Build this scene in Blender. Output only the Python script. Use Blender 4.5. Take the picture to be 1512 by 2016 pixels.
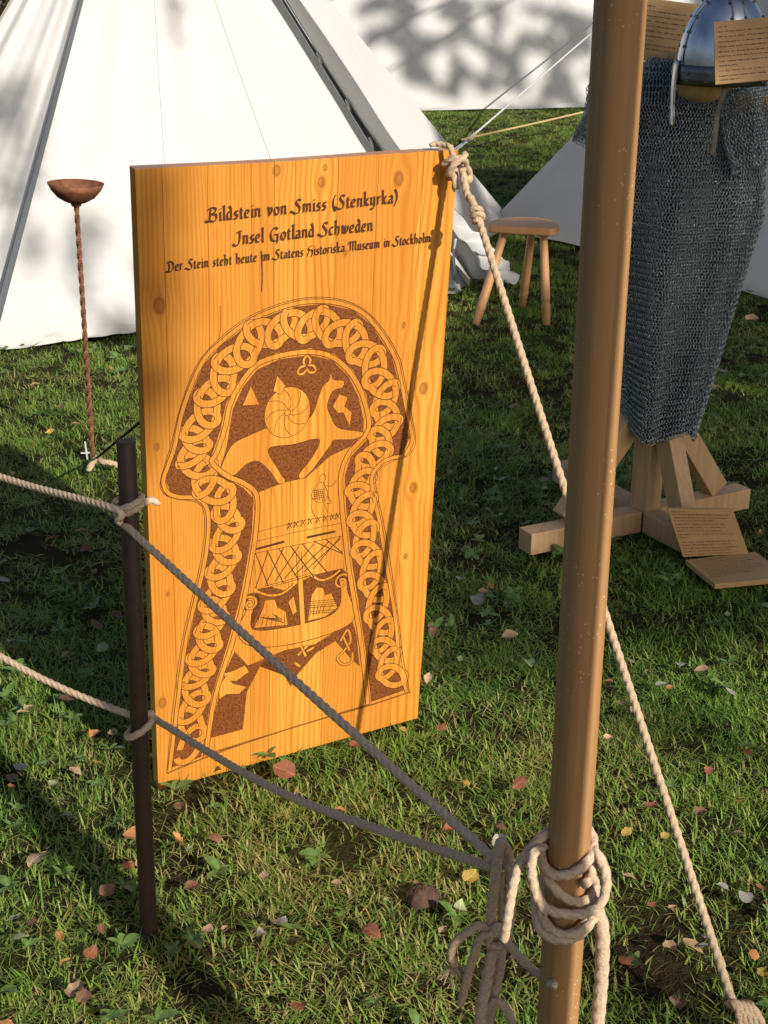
import bpy, bmesh, math, random
import numpy as np
from mathutils import Vector, Matrix, Euler
from mathutils.geometry import tessellate_polygon
from mathutils import noise as mnoise

random.seed(7); np.random.seed(7)
for o in list(bpy.data.objects): bpy.data.objects.remove(o, do_unlink=True)
SC = bpy.context.scene
COL = SC.collection
R_ = math.radians

# ------------------------------------------------------------------ camera
FPX, PITCH, ROLL, CH = 2912.1, R_(21.005), R_(0.644), 1.5423   # focal length in photo pixels (1512 wide)
_fw = Vector((0, math.cos(PITCH), -math.sin(PITCH))); _rt = Vector((1, 0, 0)); _up = _rt.cross(_fw)
CR = _rt*math.cos(ROLL)+_up*math.sin(ROLL); CU = _up*math.cos(ROLL)-_rt*math.sin(ROLL); CO = Vector((0, 0, CH))
cam = bpy.data.cameras.new('camera'); camo = bpy.data.objects.new('camera', cam); COL.objects.link(camo)
m = Matrix((CR, CU, -_fw)).transposed().to_4x4(); m.translation = CO; camo.matrix_world = m
cam.sensor_fit = 'HORIZONTAL'; cam.sensor_width = 36.0; cam.lens = 36.0*FPX/1512; cam.clip_start = .05; cam.clip_end = 1000
SC.camera = camo
SC.render.resolution_x, SC.render.resolution_y = 768, 1024

# ------------------------------------------------------------------ light
SUN_AZ = Vector((.585, -.811, 0)).normalized(); SUN_EL = R_(27.5)
TO_SUN = (SUN_AZ*math.cos(SUN_EL)+Vector((0, 0, math.sin(SUN_EL)))).normalized()
W = bpy.data.worlds.new('World'); SC.world = W; W.use_nodes = True
nt = W.node_tree; nt.nodes.clear()
sky = nt.nodes.new('ShaderNodeTexSky'); sky.sky_type = 'NISHITA'; sky.sun_disc = False
sky.sun_elevation = SUN_EL; sky.sun_rotation = math.atan2(SUN_AZ.x, SUN_AZ.y); sky.altitude = 200; sky.air_density = 1.0; sky.dust_density = 1.8; sky.ozone_density = .6
bg = nt.nodes.new('ShaderNodeBackground'); bg.inputs[1].default_value = .083
wo = nt.nodes.new('ShaderNodeOutputWorld'); nt.links.new(sky.outputs[0], bg.inputs[0]); nt.links.new(bg.outputs[0], wo.inputs[0])
sl = bpy.data.lights.new('sun', 'SUN'); sl.energy = 4.8; sl.angle = R_(.45); sl.color = (1, .93, .82)
so = bpy.data.objects.new('sun', sl); COL.objects.link(so); so.rotation_euler = TO_SUN.to_track_quat('Z', 'Y').to_euler(); so.location = TO_SUN*30
SC.view_settings.view_transform = 'Standard'; SC.view_settings.look = 'None'; SC.view_settings.exposure = 0.25; SC.view_settings.gamma = 1
SC.render.engine = 'CYCLES'; SC.cycles.max_bounces = 6; SC.cycles.diffuse_bounces = 3; SC.cycles.glossy_bounces = 3; SC.cycles.transmission_bounces = 3

# ------------------------------------------------------------------ helpers
def ray(px, py): return _fw + CR*((px-756)/FPX) - CU*((py-1008)/FPX)
def G(px, py, z=0.0):                    # survey: photo pixel -> point on the level z
    d = ray(px, py); return CO + d*((z-CH)/d.z)
def D(px, py, y):                        # survey: photo pixel -> point at forward distance y
    d = ray(px, py); return CO + d*(y/d.y)
def lerp(a, b, t): return a+(b-a)*t
def sm(t): t = max(0, min(1, t)); return t*t*(3-2*t)

class MB:
    def __init__(s): s.v = []; s.f = []
    def add(s, vs, fs):
        b = len(s.v); s.v += [tuple(v) for v in vs]; s.f += [tuple(i+b for i in f) for f in fs]; return s
    def box(s, c, ax, ay, az):           # centre and three half-axis vectors
        c, ax, ay, az = map(Vector, (c, ax, ay, az)); vs = [c+ax*i+ay*j+az*k for k in (-1, 1) for j in (-1, 1) for i in (-1, 1)]
        return s.add(vs, [(0, 2, 3, 1), (4, 5, 7, 6), (0, 1, 5, 4), (2, 6, 7, 3), (0, 4, 6, 2), (1, 3, 7, 5)])
    def bar(s, a, b, w, h, up=(0, 0, 1)):
        a, b = Vector(a), Vector(b); t = (b-a); L = t.length; t.normalize(); u = Vector(up); x = t.cross(u).normalized(); u = x.cross(t).normalized()
        return s.box((a+b)/2, t*L/2, x*w/2, u*h/2)
    def tube(s, pts, rad, n=10, cap=True, lobes=0, twist=0, amp=.14):
        pts = [Vector(p) for p in pts]; N = len(pts); b = len(s.v)
        if not hasattr(rad, '__len__'): rad = [rad]*N
        tg = [(pts[min(i+1, N-1)]-pts[max(i-1, 0)]).normalized() for i in range(N)]
        x = tg[0].orthogonal().normalized(); dist = 0
        for i in range(N):
            if i: dist += (pts[i]-pts[i-1]).length
            x = (x-tg[i]*x.dot(tg[i])).normalized(); y = tg[i].cross(x)
            for k in range(n):
                a = 2*math.pi*k/n; r = rad[i]
                if lobes: r *= 1-amp+amp*2*abs(math.cos(lobes/2*(a+twist*dist)))**.8
                s.v.append(tuple(pts[i]+x*(math.cos(a)*r)+y*(math.sin(a)*r)))
        for i in range(N-1):
            for k in range(n):
                k2 = (k+1) % n; s.f.append((b+i*n+k, b+i*n+k2, b+(i+1)*n+k2, b+(i+1)*n+k))
        if cap: s.f.append(tuple(b+k for k in range(n-1, -1, -1))); s.f.append(tuple(b+(N-1)*n+k for k in range(n)))
        return s
    def lathe(s, prof, n=24, mat=None, cap=True):
        M = mat or Matrix(); b = len(s.v)
        for r, z in prof:
            for k in range(n):
                a = 2*math.pi*k/n; s.v.append(tuple(M @ Vector((r*math.cos(a), r*math.sin(a), z))))
        for i in range(len(prof)-1):
            for k in range(n):
                k2 = (k+1) % n; s.f.append((b+i*n+k, b+i*n+k2, b+(i+1)*n+k2, b+(i+1)*n+k))
        if cap: s.f.append(tuple(b+k for k in range(n-1, -1, -1))); s.f.append(tuple(b+(len(prof)-1)*n+k for k in range(n)))
        return s
    def patch(s, fn, nu, nv):
        b = len(s.v)
        for j in range(nv+1):
            for i in range(nu+1): s.v.append(tuple(fn(i/nu, j/nv)))
        for j in range(nv):
            for i in range(nu): a = b+j*(nu+1)+i; s.f.append((a, a+1, a+nu+2, a+nu+1))
        return s
    def prism(s, poly, h0, h1, fr=None):  # 2-D polygon extruded along local z
        fr = fr or Matrix(); n = len(poly); b = len(s.v)
        for z in (h0, h1):
            for x, y in poly: s.v.append(tuple(fr @ Vector((x, y, z))))
        s.f.append(tuple(b+k for k in range(n-1, -1, -1))); s.f.append(tuple(b+n+k for k in range(n)))
        for k in range(n): k2 = (k+1) % n; s.f.append((b+k, b+k2, b+n+k2, b+n+k))
        return s
    def build(s, name, mat, parent=None, smooth=False, bevel=0, solid=0, kind=None):
        me = bpy.data.meshes.new(name); me.from_pydata(s.v, [], s.f); me.update()
        if isinstance(mat, (list, tuple)):
            for q in mat: me.materials.append(q)
        else: me.materials.append(mat)
        o = bpy.data.objects.new(name, me); COL.objects.link(o)
        if parent: o.parent = parent
        if smooth:
            me.polygons.foreach_set('use_smooth', [True]*len(me.polygons))
        if solid:
            md = o.modifiers.new('solid', 'SOLIDIFY'); md.thickness = solid; md.offset = 0
        if bevel:
            md = o.modifiers.new('bevel', 'BEVEL'); md.width = bevel; md.segments = 2; md.limit_method = 'ANGLE'; md.angle_limit = R_(40)
            me.polygons.foreach_set('use_smooth', [True]*len(me.polygons))
            w = o.modifiers.new('wn', 'WEIGHTED_NORMAL')
        if kind: o['kind'] = kind
        return o

def empty(name, loc=(0, 0, 0)):
    o = bpy.data.objects.new(name, None); COL.objects.link(o); o.location = loc; o.empty_display_size = .1; return o
def tag(o, label, cat, group=None):
    o['label'] = label; o['category'] = cat
    if group: o['group'] = group
    return o
def spline(pts, step=.01):                # Catmull-Rom through the points, evenly resampled
    P = [Vector(p) for p in pts]; P = [P[0]*2-P[1]]+P+[P[-1]*2-P[-2]]; out = []
    for i in range(1, len(P)-2):
        p0, p1, p2, p3 = P[i-1:i+3]; n = max(2, int((p2-p1).length/step*1.15))
        for k in range(n):
            t = k/n; out.append(.5*((2*p1)+(p2-p0)*t+(2*p0-5*p1+4*p2-p3)*t*t+(3*p1-p0-3*p2+p3)*t**3))
    out.append(P[-2]); return out
def rope(pts, r, name, mat, parent=None, step=None, tail=False, mb=None):
    step = step or r*.55; sp = spline(pts, step); rad = [r]*len(sp)
    if tail:
        for i in range(1, 7): rad[-i] = r*(.62+.06*i)
    q = mb or MB(); q.tube(sp, rad, 18, lobes=3, twist=-2*math.pi/(r*8.5), amp=.17)
    if mb: return mb
    return q.build(name, mat, parent, smooth=True)

# ------------------------------------------------------------------ materials
def mat(name):
    m = bpy.data.materials.new(name); m.use_nodes = True; t = m.node_tree; b = t.nodes['Principled BSDF']; return m, t, b
def nd(t, kind, **kw):
    n = t.nodes.new(kind)
    for k, v in kw.items():
        if k.startswith('i_'):
            key = k[2:]; key = int(key) if key.isdigit() else key.replace('_', ' ')
            n.inputs[key].default_value = v
        else: setattr(n, k, v)
    return n
def ramp(t, fac, stops, interp='LINEAR'):
    r = t.nodes.new('ShaderNodeValToRGB'); r.color_ramp.interpolation = interp; e = r.color_ramp.elements
    while len(e) < len(stops): e.new(.5)
    for q, (p, c) in zip(e, stops): q.position = p; q.color = (*c, 1) if len(c) == 3 else c
    t.links.new(fac, r.inputs[0]); return r.outputs[0]
def mix(t, fac, a, b, mode='MIX'):
    n = t.nodes.new('ShaderNodeMix'); n.data_type = 'RGBA'; n.blend_type = mode
    for sock, v in ((n.inputs[0], fac), (n.inputs[6], a), (n.inputs[7], b)):
        if isinstance(v, bpy.types.NodeSocket): t.links.new(v, sock)
        elif isinstance(v, (int, float)): sock.default_value = v
        else: sock.default_value = (*v, 1)
    return n.outputs[2]
def M2(t, op, a, b=None, c=None):
    n = t.nodes.new('ShaderNodeMath'); n.operation = op
    for i, v in enumerate((a, b, c)):
        if v is None: continue
        if isinstance(v, bpy.types.NodeSocket): t.links.new(v, n.inputs[i])
        else: n.inputs[i].default_value = v
    return n.outputs[0]
def noise(t, vec, scale, detail=3, rough=.55, dist=0):
    n = nd(t, 'ShaderNodeTexNoise'); n.inputs['Scale'].default_value = scale; n.inputs['Detail'].default_value = detail
    n.inputs['Roughness'].default_value = rough; n.inputs['Distortion'].default_value = dist
    if vec: t.links.new(vec, n.inputs['Vector'])
    return n.outputs['Fac']
def mapping(t, vec, scale=(1, 1, 1), rot=(0, 0, 0), loc=(0, 0, 0)):
    n = nd(t, 'ShaderNodeMapping'); t.links.new(vec, n.inputs[0]); n.inputs['Scale'].default_value = scale; n.inputs['Rotation'].default_value = rot; n.inputs['Location'].default_value = loc; return n.outputs[0]
def bump(t, b, h, strength, dist=.01):
    n = nd(t, 'ShaderNodeBump'); n.inputs['Strength'].default_value = strength; n.inputs['Distance'].default_value = dist
    t.links.new(h, n.inputs['Height']); t.links.new(n.outputs[0], b.inputs['Normal'])
def objc(t): return nd(t, 'ShaderNodeTexCoord').outputs['Object']
def posc(t): return nd(t, 'ShaderNodeNewGeometry').outputs['Position']

def wood_mat(name, c0, c1, grain=(90, 90, 4), rough=.45, knots=0.0, coat=0, specks=0):
    m, t, b = mat(name); v = objc(t)
    g = noise(t, mapping(t, v, grain), 1, 5, .6, .6); g2 = noise(t, mapping(t, v, tuple(q*.25 for q in grain)), 1, 2)
    c = ramp(t, g, [(.3, c0), (.7, c1)]); c = mix(t, M2(t, 'MULTIPLY', g2, .5), c, tuple(q*.72 for q in c0))
    if specks:
        vo = nd(t, 'ShaderNodeTexVoronoi'); vo.inputs['Scale'].default_value = 150; t.links.new(v, vo.inputs[0])
        k = M2(t, 'MULTIPLY', M2(t, 'LESS_THAN', vo.outputs['Distance'], .16), M2(t, 'GREATER_THAN', noise(t, v, 9, 2), .53))
        c = mix(t, M2(t, 'MULTIPLY', k, specks), c, (.62, .45, .28))
    t.links.new(c, b.inputs['Base Color']); b.inputs['Roughness'].default_value = rough
    b.inputs['Coat Weight'].default_value = coat; b.inputs['Coat Roughness'].default_value = .25
    bump(t, b, g, .35, .003); return m
def canvas_mat(name, col=(.80, .795, .78)):
    m, t, b = mat(name); p = posc(t)
    n1 = noise(t, p, 1.3, 4); n2 = noise(t, p, 9, 4, .6); n3 = noise(t, p, 60, 2)
    c = ramp(t, n1, [(.3, tuple(q*.95 for q in col)), (.65, col)])
    spot = M2(t, 'MULTIPLY', M2(t, 'GREATER_THAN', noise(t, p, 22, 2), .74), .35)
    c = mix(t, spot, c, (.45, .42, .36))
    z = nd(t, 'ShaderNodeSeparateXYZ'); t.links.new(p, z.inputs[0])
    low = M2(t, 'MULTIPLY', M2(t, 'SUBTRACT', 1, M2(t, 'MINIMUM', M2(t, 'MULTIPLY', z.outputs[2], 9), 1)), M2(t, 'MULTIPLY', n2, .55))
    c = mix(t, low, c, (.36, .34, .25))
    t.links.new(c, b.inputs['Base Color']); b.inputs['Roughness'].default_value = .92; b.inputs['Specular IOR Level'].default_value = .15
    h = M2(t, 'ADD', M2(t, 'MULTIPLY', n2, .8), M2(t, 'MULTIPLY', n3, .12)); bump(t, b, h, .22, .03); return m
def rope_mat(name, col):
    m, t, b = mat(name); v = objc(t); n = noise(t, v, 320, 3); n2 = noise(t, v, 14, 3)
    c = ramp(t, n, [(.3, tuple(q*.6 for q in col)), (.7, col)]); c = mix(t, M2(t, 'MULTIPLY', n2, .35), c, tuple(q*.55 for q in col))
    t.links.new(c, b.inputs['Base Color']); b.inputs['Roughness'].default_value = .95; b.inputs['Specular IOR Level'].default_value = .1; bump(t, b, n, .6, .002); return m
def plain(name, col, rough=.6, metal=0.0, var=.25, scale=30, bmp=.1):
    m, t, b = mat(name); v = objc(t); n = noise(t, v, scale, 4)
    t.links.new(ramp(t, n, [(.3, tuple(q*(1-var) for q in col)), (.7, tuple(min(1, q*(1+var*.4)) for q in col))]), b.inputs['Base Color'])
    b.inputs['Roughness'].default_value = rough; b.inputs['Metallic'].default_value = metal
    if bmp: bump(t, b, n, bmp, .004)
    return m

CANVAS = canvas_mat('white_canvas', (.53, .525, .515)); CANVAS_G = canvas_mat('shaded_canvas', (.42, .43, .45))  # the greyer copy stands in for shade in the door gap
POLEW = wood_mat('oiled_pole_wood', (.31, .155, .058), (.45, .25, .10), (110, 110, 1.3), .68, specks=.6)
PINE = wood_mat('raw_pine', (.50, .30, .145), (.68, .44, .235), (70, 70, 3), .6)
STOOLW = wood_mat('stool_beech', (.40, .20, .085), (.50, .27, .12), (50, 50, 5), .5)
PLY = wood_mat('sign_plywood', (.46, .27, .11), (.56, .34, .15), (8, 60, 60), .6)
ROPE_T = rope_mat('tan_hemp', (.60, .44, .29)); ROPE_G = rope_mat('grey_hemp', (.70, .52, .365)); CORD_W = rope_mat('white_cord', (.62, .62, .62)); CORD_Y = rope_mat('straw_cord', (.55, .42, .2)); CORD_D = rope_mat('dark_cord', (.06, .055, .04))
IRON_B = plain('brown_painted_iron', (.045, .022, .015), .55, .0, .3, 60)
RUST = plain('rusty_iron', (.20, .075, .035), .75, .15, .55, 45, .4)
STEEL = plain('forged_steel', (.58, .60, .66), .30, 1.0, .45, 14, .12)
STEEL_D = plain('dark_steel', (.20, .20, .21), .38, 1.0, .35, 30, .1)
RING = plain('mail_ring_steel', (.43, .48, .51), .28, 1.0, .45, 25, 0)
GAP_SHADE = plain('mail_gap_shade', (.012, .013, .016), .9, 0, .2, 40, 0)
LEATHER = plain('grey_leather', (.16, .14, .12), .7, 0, .3, 40, .2)
INK = plain('brown_ink', (.13, .06, .024), .7, 0, .2, 80, 0)
WHITEP = plain('white_plastic', (.6, .6, .58), .4, 0, .1)
BLACKP = plain('dark_plastic', (.04, .04, .045), .45, 0, .1)

# ------------------------------------------------------------------ ground
m, t, b = mat('lawn_soil'); p = posc(t)
n1 = noise(t, p, 3.2, 5, .6); n2 = noise(t, p, 55, 4, .6); n3 = noise(t, p, 240, 2)
c = ramp(t, n1, [(.35, (.035, .024, .013)), (.55, (.045, .042, .015)), (.7, (.05, .065, .016))]); c = mix(t, M2(t, 'MULTIPLY', n2, .6), c, (.02, .015, .009))
t.links.new(c, b.inputs['Base Color']); b.inputs['Roughness'].default_value = 1; b.inputs['Specular IOR Level'].default_value = .05
bump(t, b, M2(t, 'ADD', n2, M2(t, 'MULTIPLY', n3, .4)), .9, .02); SOIL = m
def gz(x, y): return .012*math.sin(x*2.1+.4)*math.cos(y*1.7+1.)+.006*math.sin(x*6.3+y*4.1)
def ground():
    xs = sorted(set([-150, -60, -25, -12]+[round(-6+.15*i, 3) for i in range(88)]+[12, 25, 60, 150])); ys = sorted(set([-150, -60, -25, -10, -4, -1]+[round(.6+.15*i, 3) for i in range(112)]+[22, 35, 60, 150]))
    q = MB(); nx = len(xs)
    for y in ys:
        for x in xs: q.v.append((x, y, gz(x, y)-.016))
    for j in range(len(ys)-1):
        for i in range(nx-1): a = j*nx+i; q.f.append((a, a+1, a+nx+1, a+nx))
    o = q.build('ground', SOIL, smooth=True); o['kind'] = 'structure'; o['label'] = 'dark soil of the lawn under grass and fallen leaves'
ground()

# ------------------------------------------------------------------ tents
def tri_face(A, B, T, nu, nv, nin, sag, folds, seed, v0=0, v1=.985, wob=.0):
    rnd = random.Random(seed); ph = [(rnd.uniform(3, 26), rnd.uniform(0, 6.28), rnd.uniform(.3, 1)) for _ in range(7)]; nin = Vector(nin)
    def f(u, v):
        vv = lerp(v0, v1, v); w = 1-vv; p = lerp(A, B, u)*w+T*vv
        s = sag*math.sin(math.pi*min(1, vv*1.15))*math.sin(math.pi*u)**.5 if 0 < u < 1 else 0
        d = sum(a*math.sin(k*u+q) for k, q, a in ph)*folds*(.35+.65*math.sin(math.pi*vv))*min(1, 8*u*(1-u))
        d += folds*.8*math.sin(u*9+vv*14+seed)*max(0, .35-vv)*min(1, 8*u*(1-u))
        return p+nin*(s+d)+Vector((0, 0, wob*math.sin(u*23+seed)*(1-vv)**12))
    return f
def left_tent():
    A = D(280, -444, 7.4); L0 = G(-14, 690); D0 = G(905, 572); L1 = G(-371, 676)
    root = empty('pyramid_tent', (-.5, 7.2, 0)); inv = Matrix.Translation(-root.location)
    def B(q, name, mt=CANVAS, **k):
        q.v = [tuple(Vector(v)-root.location) for v in q.v]; return q.build(name, mt, root, smooth=True, **k)
    nin = (A-D0).cross(L0-D0).normalized(); nin = nin if nin.y > 0 else -nin
    B(MB().patch(tri_face(L0, D0, A, 90, 60, nin, .05, .016, 3, wob=.006), 90, 60), 'front_wall')
    ff = tri_face(L0, D0, A, 90, 60, nin, .05, .016, 3, wob=.006)
    for u0 in (.36, .69):
        B(MB().patch(lambda u, v: ff(u0+(u-.5)*.012, v)-nin*.0035, 2, 60), 'sewn_seam')
    # shaded return behind the left seam, then the left wall
    off = Vector((-.075, .22, 0)); L0b = L0+off; Ab = A+off*.25
    B(MB().patch(lambda u, v: lerp(lerp(L0, A, v*.985), lerp(L0b, Ab, v*.985), u)+Vector((0, 0, -.004)), 3, 30), 'seam_return')
    B(MB().patch(tri_face(L1, L0b, Ab, 50, 50, (0, 1, .2), .03, .014, 5), 50, 50), 'left_wall')
    # door gap: overlap strip with its shade coloured in, then the loose right flap and its out-turned edge
    D0b = D0+Vector((.05, .07, 0)); Ac = A+Vector((.012, .03, 0))
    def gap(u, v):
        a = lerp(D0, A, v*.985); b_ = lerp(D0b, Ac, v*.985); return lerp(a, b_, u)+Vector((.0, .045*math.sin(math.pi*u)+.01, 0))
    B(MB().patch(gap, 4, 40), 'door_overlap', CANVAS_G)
    edge = [D(q[0], q[1], q[2]) for q in ((285, -440, 7.36), (400, -260, 7.22), (590, 0, 7.08), (690, 145, 7.0), (790, 297, 6.93), (900, 417, 6.95), (1018, 542, 7.0))]
    inner = [D(q[0], q[1], q[2]) for q in ((282, -442, 7.38), (385, -262, 7.3), (560, -6, 7.2), (648, 145, 7.2), (745, 297, 7.2), (850, 440, 7.2), (925, 540, 7.2))]
    def along(L, v): x = v*(len(L)-1); i = min(len(L)-2, int(x)); s_ = spline(L[max(0, i-1):i+3], .05); return lerp(L[i], L[i+1], x-i)
    S_e = spline(edge, .02); S_i = spline(inner, .02)
    def at(S, v): x = v*(len(S)-1); i = min(len(S)-2, int(x)); return lerp(S[i], S[i+1], x-i)
    def flap(u, v):
        p = lerp(lerp(D0b, Ac, (1-v)), at(S_i, v), u); return p+Vector((0, -.02*math.sin(math.pi*u), 0))
    def turned(u, v):
        p = lerp(at(S_i, v), at(S_e, v), u); bulge = -.018*math.sin(math.pi*u)
        cr = .02*sm((v-.75)*4)*(math.sin(v*60+u*3)+.7*math.sin(v*37-u*5))
        return p+Vector((bulge+cr*.4, cr, cr*.5))
    B(MB().patch(flap, 8, 60), 'door_flap'); B(MB().patch(turned, 12, 110), 'flap_edge')
    # crumpled lower hem of the flap, lifted off the ground
    lo = [D(*q) for q in ((780, 350, 7.0), (893, 452, 6.95), (935, 500, 6.9), (975, 542, 6.86), (1002, 556, 6.85))]; S_l = spline(lo, .02)
    up_ = [D(*q) for q in ((790, 300, 6.93), (900, 417, 6.93), (950, 470, 6.92), (990, 508, 6.9), (1021, 543, 6.9))]; S_u = spline(up_, .02)
    def hem(u, v):
        p = lerp(at(S_u, v), at(S_l, v), u); k = .016*sm((v-.35)*2)
        return p+Vector((k*math.sin(v*31+u*6), -.01-k*math.sin(v*43+u*4)-.02*u, k*math.sin(u*9+v*50)))
    B(MB().patch(hem, 14, 60), 'loose_hem')
    for px, py in ((603, 97), (655, 190), (706, 266)):
        c0 = lerp(D0, A, 1-(py+444)/1016)+Vector((.012, -.012, 0)); q = MB(); q.tube(spline([c0+Vector((-.006, 0, .02)), c0+Vector((.004, -.012, .0)), c0+Vector((.012, -.002, -.028))], .008), .006, 8); B(q, 'toggle')
    # back walls close the tent
    L2 = Vector((-2.2, 8.9, 0)); D1 = Vector((.75, 8.9, 0))
    for a, b_, nm in ((L1, L2, 'rear_wall'), (L2, D1, 'rear_wall'), (D1, D(870, 540, 7.6)*1.0, 'rear_wall')):
        B(MB().patch(tri_face(a, b_, A, 14, 14, (0, 0, 0), 0, 0, 4), 14, 14), nm)
    # ground hem
    rnd = random.Random(2); hp = []
    def skirt(u, v):
        p = lerp(L0, D0, u); out = Vector((.35, -.93, 0)); k = .02+.02*math.sin(u*40)+.015*math.sin(u*97+1)
        return p+out*(v*k)+Vector((0, 0, .03*(1-v)**2+.006*math.sin(u*61+v*2)+.008))
    B(MB().patch(skirt, 160, 4), 'ground_hem')
    q = MB(); e = D(0, 0, 1)
    c1 = D(897, 470, 6.85); rope_pts = [c1, D(893, 500, 6.85), D(896, 540, 6.83), G(893, 558)+Vector((0, 0, .01))]
    q.tube(spline(rope_pts, .02), .006, 8); B(q, 'tie_cord', CORD_W)
    q = MB(); q.tube(spline([G(915, 562)+Vector((0, 0, .02)), G(925, 552)+Vector((0, 0, .035)), G(944, 552)+Vector((0, 0, .03)), G(957, 556)+Vector((0, 0, .02))], .02), .005, 8); B(q, 'tie_cord', CORD_W)
    tag(root, 'white canvas pyramid tent with laced door slit standing behind the carved board', 'tent')
left_tent()
def back_tent():
    root = empty('long_tent', (1.5, 15.4, 0)); a, b_ = Vector((-5, 13.7, 0)), Vector((7.5, 17.2, 0)); up = Vector((.25, -1, 0)).normalized()
    rnd = random.Random(4)
    def f(u, v):
        p = lerp(a, b_, u); d = .02*math.sin(u*55)*math.sin(math.pi*v)+.012*math.sin(u*140+v*3)*(1-v)**3
        return p-up*(v*1.1+d)+Vector((0, 0, v*2.7+.008+.012*math.sin(u*34)*(1-v)))-root.location
    MB().patch(f, 180, 30).build('wall', CANVAS, root, smooth=True)
    def h(u, v):
        p = lerp(a, b_, u); return p+up*(.05*v+.02*math.sin(u*90)*v)+Vector((0, 0, .035*(1-v)+.004+.015*(1-v)*math.sin(u*70)))-root.location
    MB().patch(h, 180, 2).build('ground_hem', CANVAS, root, smooth=True)
    def r(u, v):
        p = lerp(a, b_, u)-up*1.1; return p-up*(v*1.8)+Vector((0, 0, 2.7*(1-v)))-root.location
    MB().patch(r, 10, 4).build('rear_wall', CANVAS, root, smooth=True)
    tag(root, 'long white tent wall in dappled shade across the far lawn', 'tent')
back_tent()
def right_tent():
    C = G(962, 441); B0 = Vector((2.55, 5.78, 0)); bk = Vector((2.6, 1.7, 0)); E_, F_ = B0+bk, C+bk; T = D(1520, -140, 8.7)
    root = empty('low_tent', (C+B0)/2); nin = (T-B0).cross(C-B0).normalized(); nin = nin if nin.y > 0 else -nin
    def B(q, name):
        q.v = [tuple(Vector(v)-root.location) for v in q.v]; q.build(name, CANVAS, root, smooth=True)
    B(MB().patch(tri_face(C, B0, T, 70, 50, nin, .04, .006, 9, wob=.008), 70, 50), 'front_wall')
    for a, b_ in ((B0, E_), (E_, F_), (F_, C)): B(MB().patch(tri_face(a, b_, T, 12, 12, (0, 0, 0), 0, 0, 2), 12, 12), 'side_wall')
    q = MB(); q.tube(spline([C+Vector((0, 0, .02)), C+Vector((-.05, -.03, .03)), C+Vector((-.1, -.02, .012))], .01), .006, 8); B(q, 'peg_loop')
    tag(root, 'low white tent in shade behind the stool and mail coat', 'tent')
right_tent()

# ------------------------------------------------------------------ carved board
BO = Vector((-.4415, 2.5082, -.004)); BA, BLEAN, BTILT = R_(28.927), R_(4.19), R_(.304)
_d = Vector((math.cos(BA), math.sin(BA), 0)); _n = Vector((math.sin(BA), -math.cos(BA), 0))
_v = Vector((0, 0, 1))*math.cos(BLEAN)+_n*math.sin(BLEAN); BX = _d*math.cos(BTILT)+_v*math.sin(BTILT); BZ = _v*math.cos(BTILT)-_d*math.sin(BTILT); BY = BZ.cross(BX)
BM = Matrix((BX, BY, BZ)).transposed().to_4x4(); BM.translation = BO
def bl(px, py):                            # photo survey of a mark -> board coordinates (x across, z up)
    d = ray(px, py); k = (BO-CO).dot(BY)/d.dot(BY); q = CO+d*k-BO; return (q.dot(BX), q.dot(BZ))
QTL, QTR, QBR, QBL = bl(266, 334), bl(902, 296), bl(822, 1414), bl(312, 1556)
STV = [0, .075, .205, .335, .405, .47, .605, .735, .885, 1.0]
KNOTS = [(785, 352, 1.3), (632, 358, .9), (833, 765, 1.2), (813, 960, 1.1), (319, 1384, 1.1), (309, 880, .7), (313, 602, 1.5), (545, 336, 1.0), (798, 1095, .6), (330, 1170, .5), (792, 872, .4), (795, 640, .6), (640, 330, .6), (680, 498, .5)]
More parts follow.
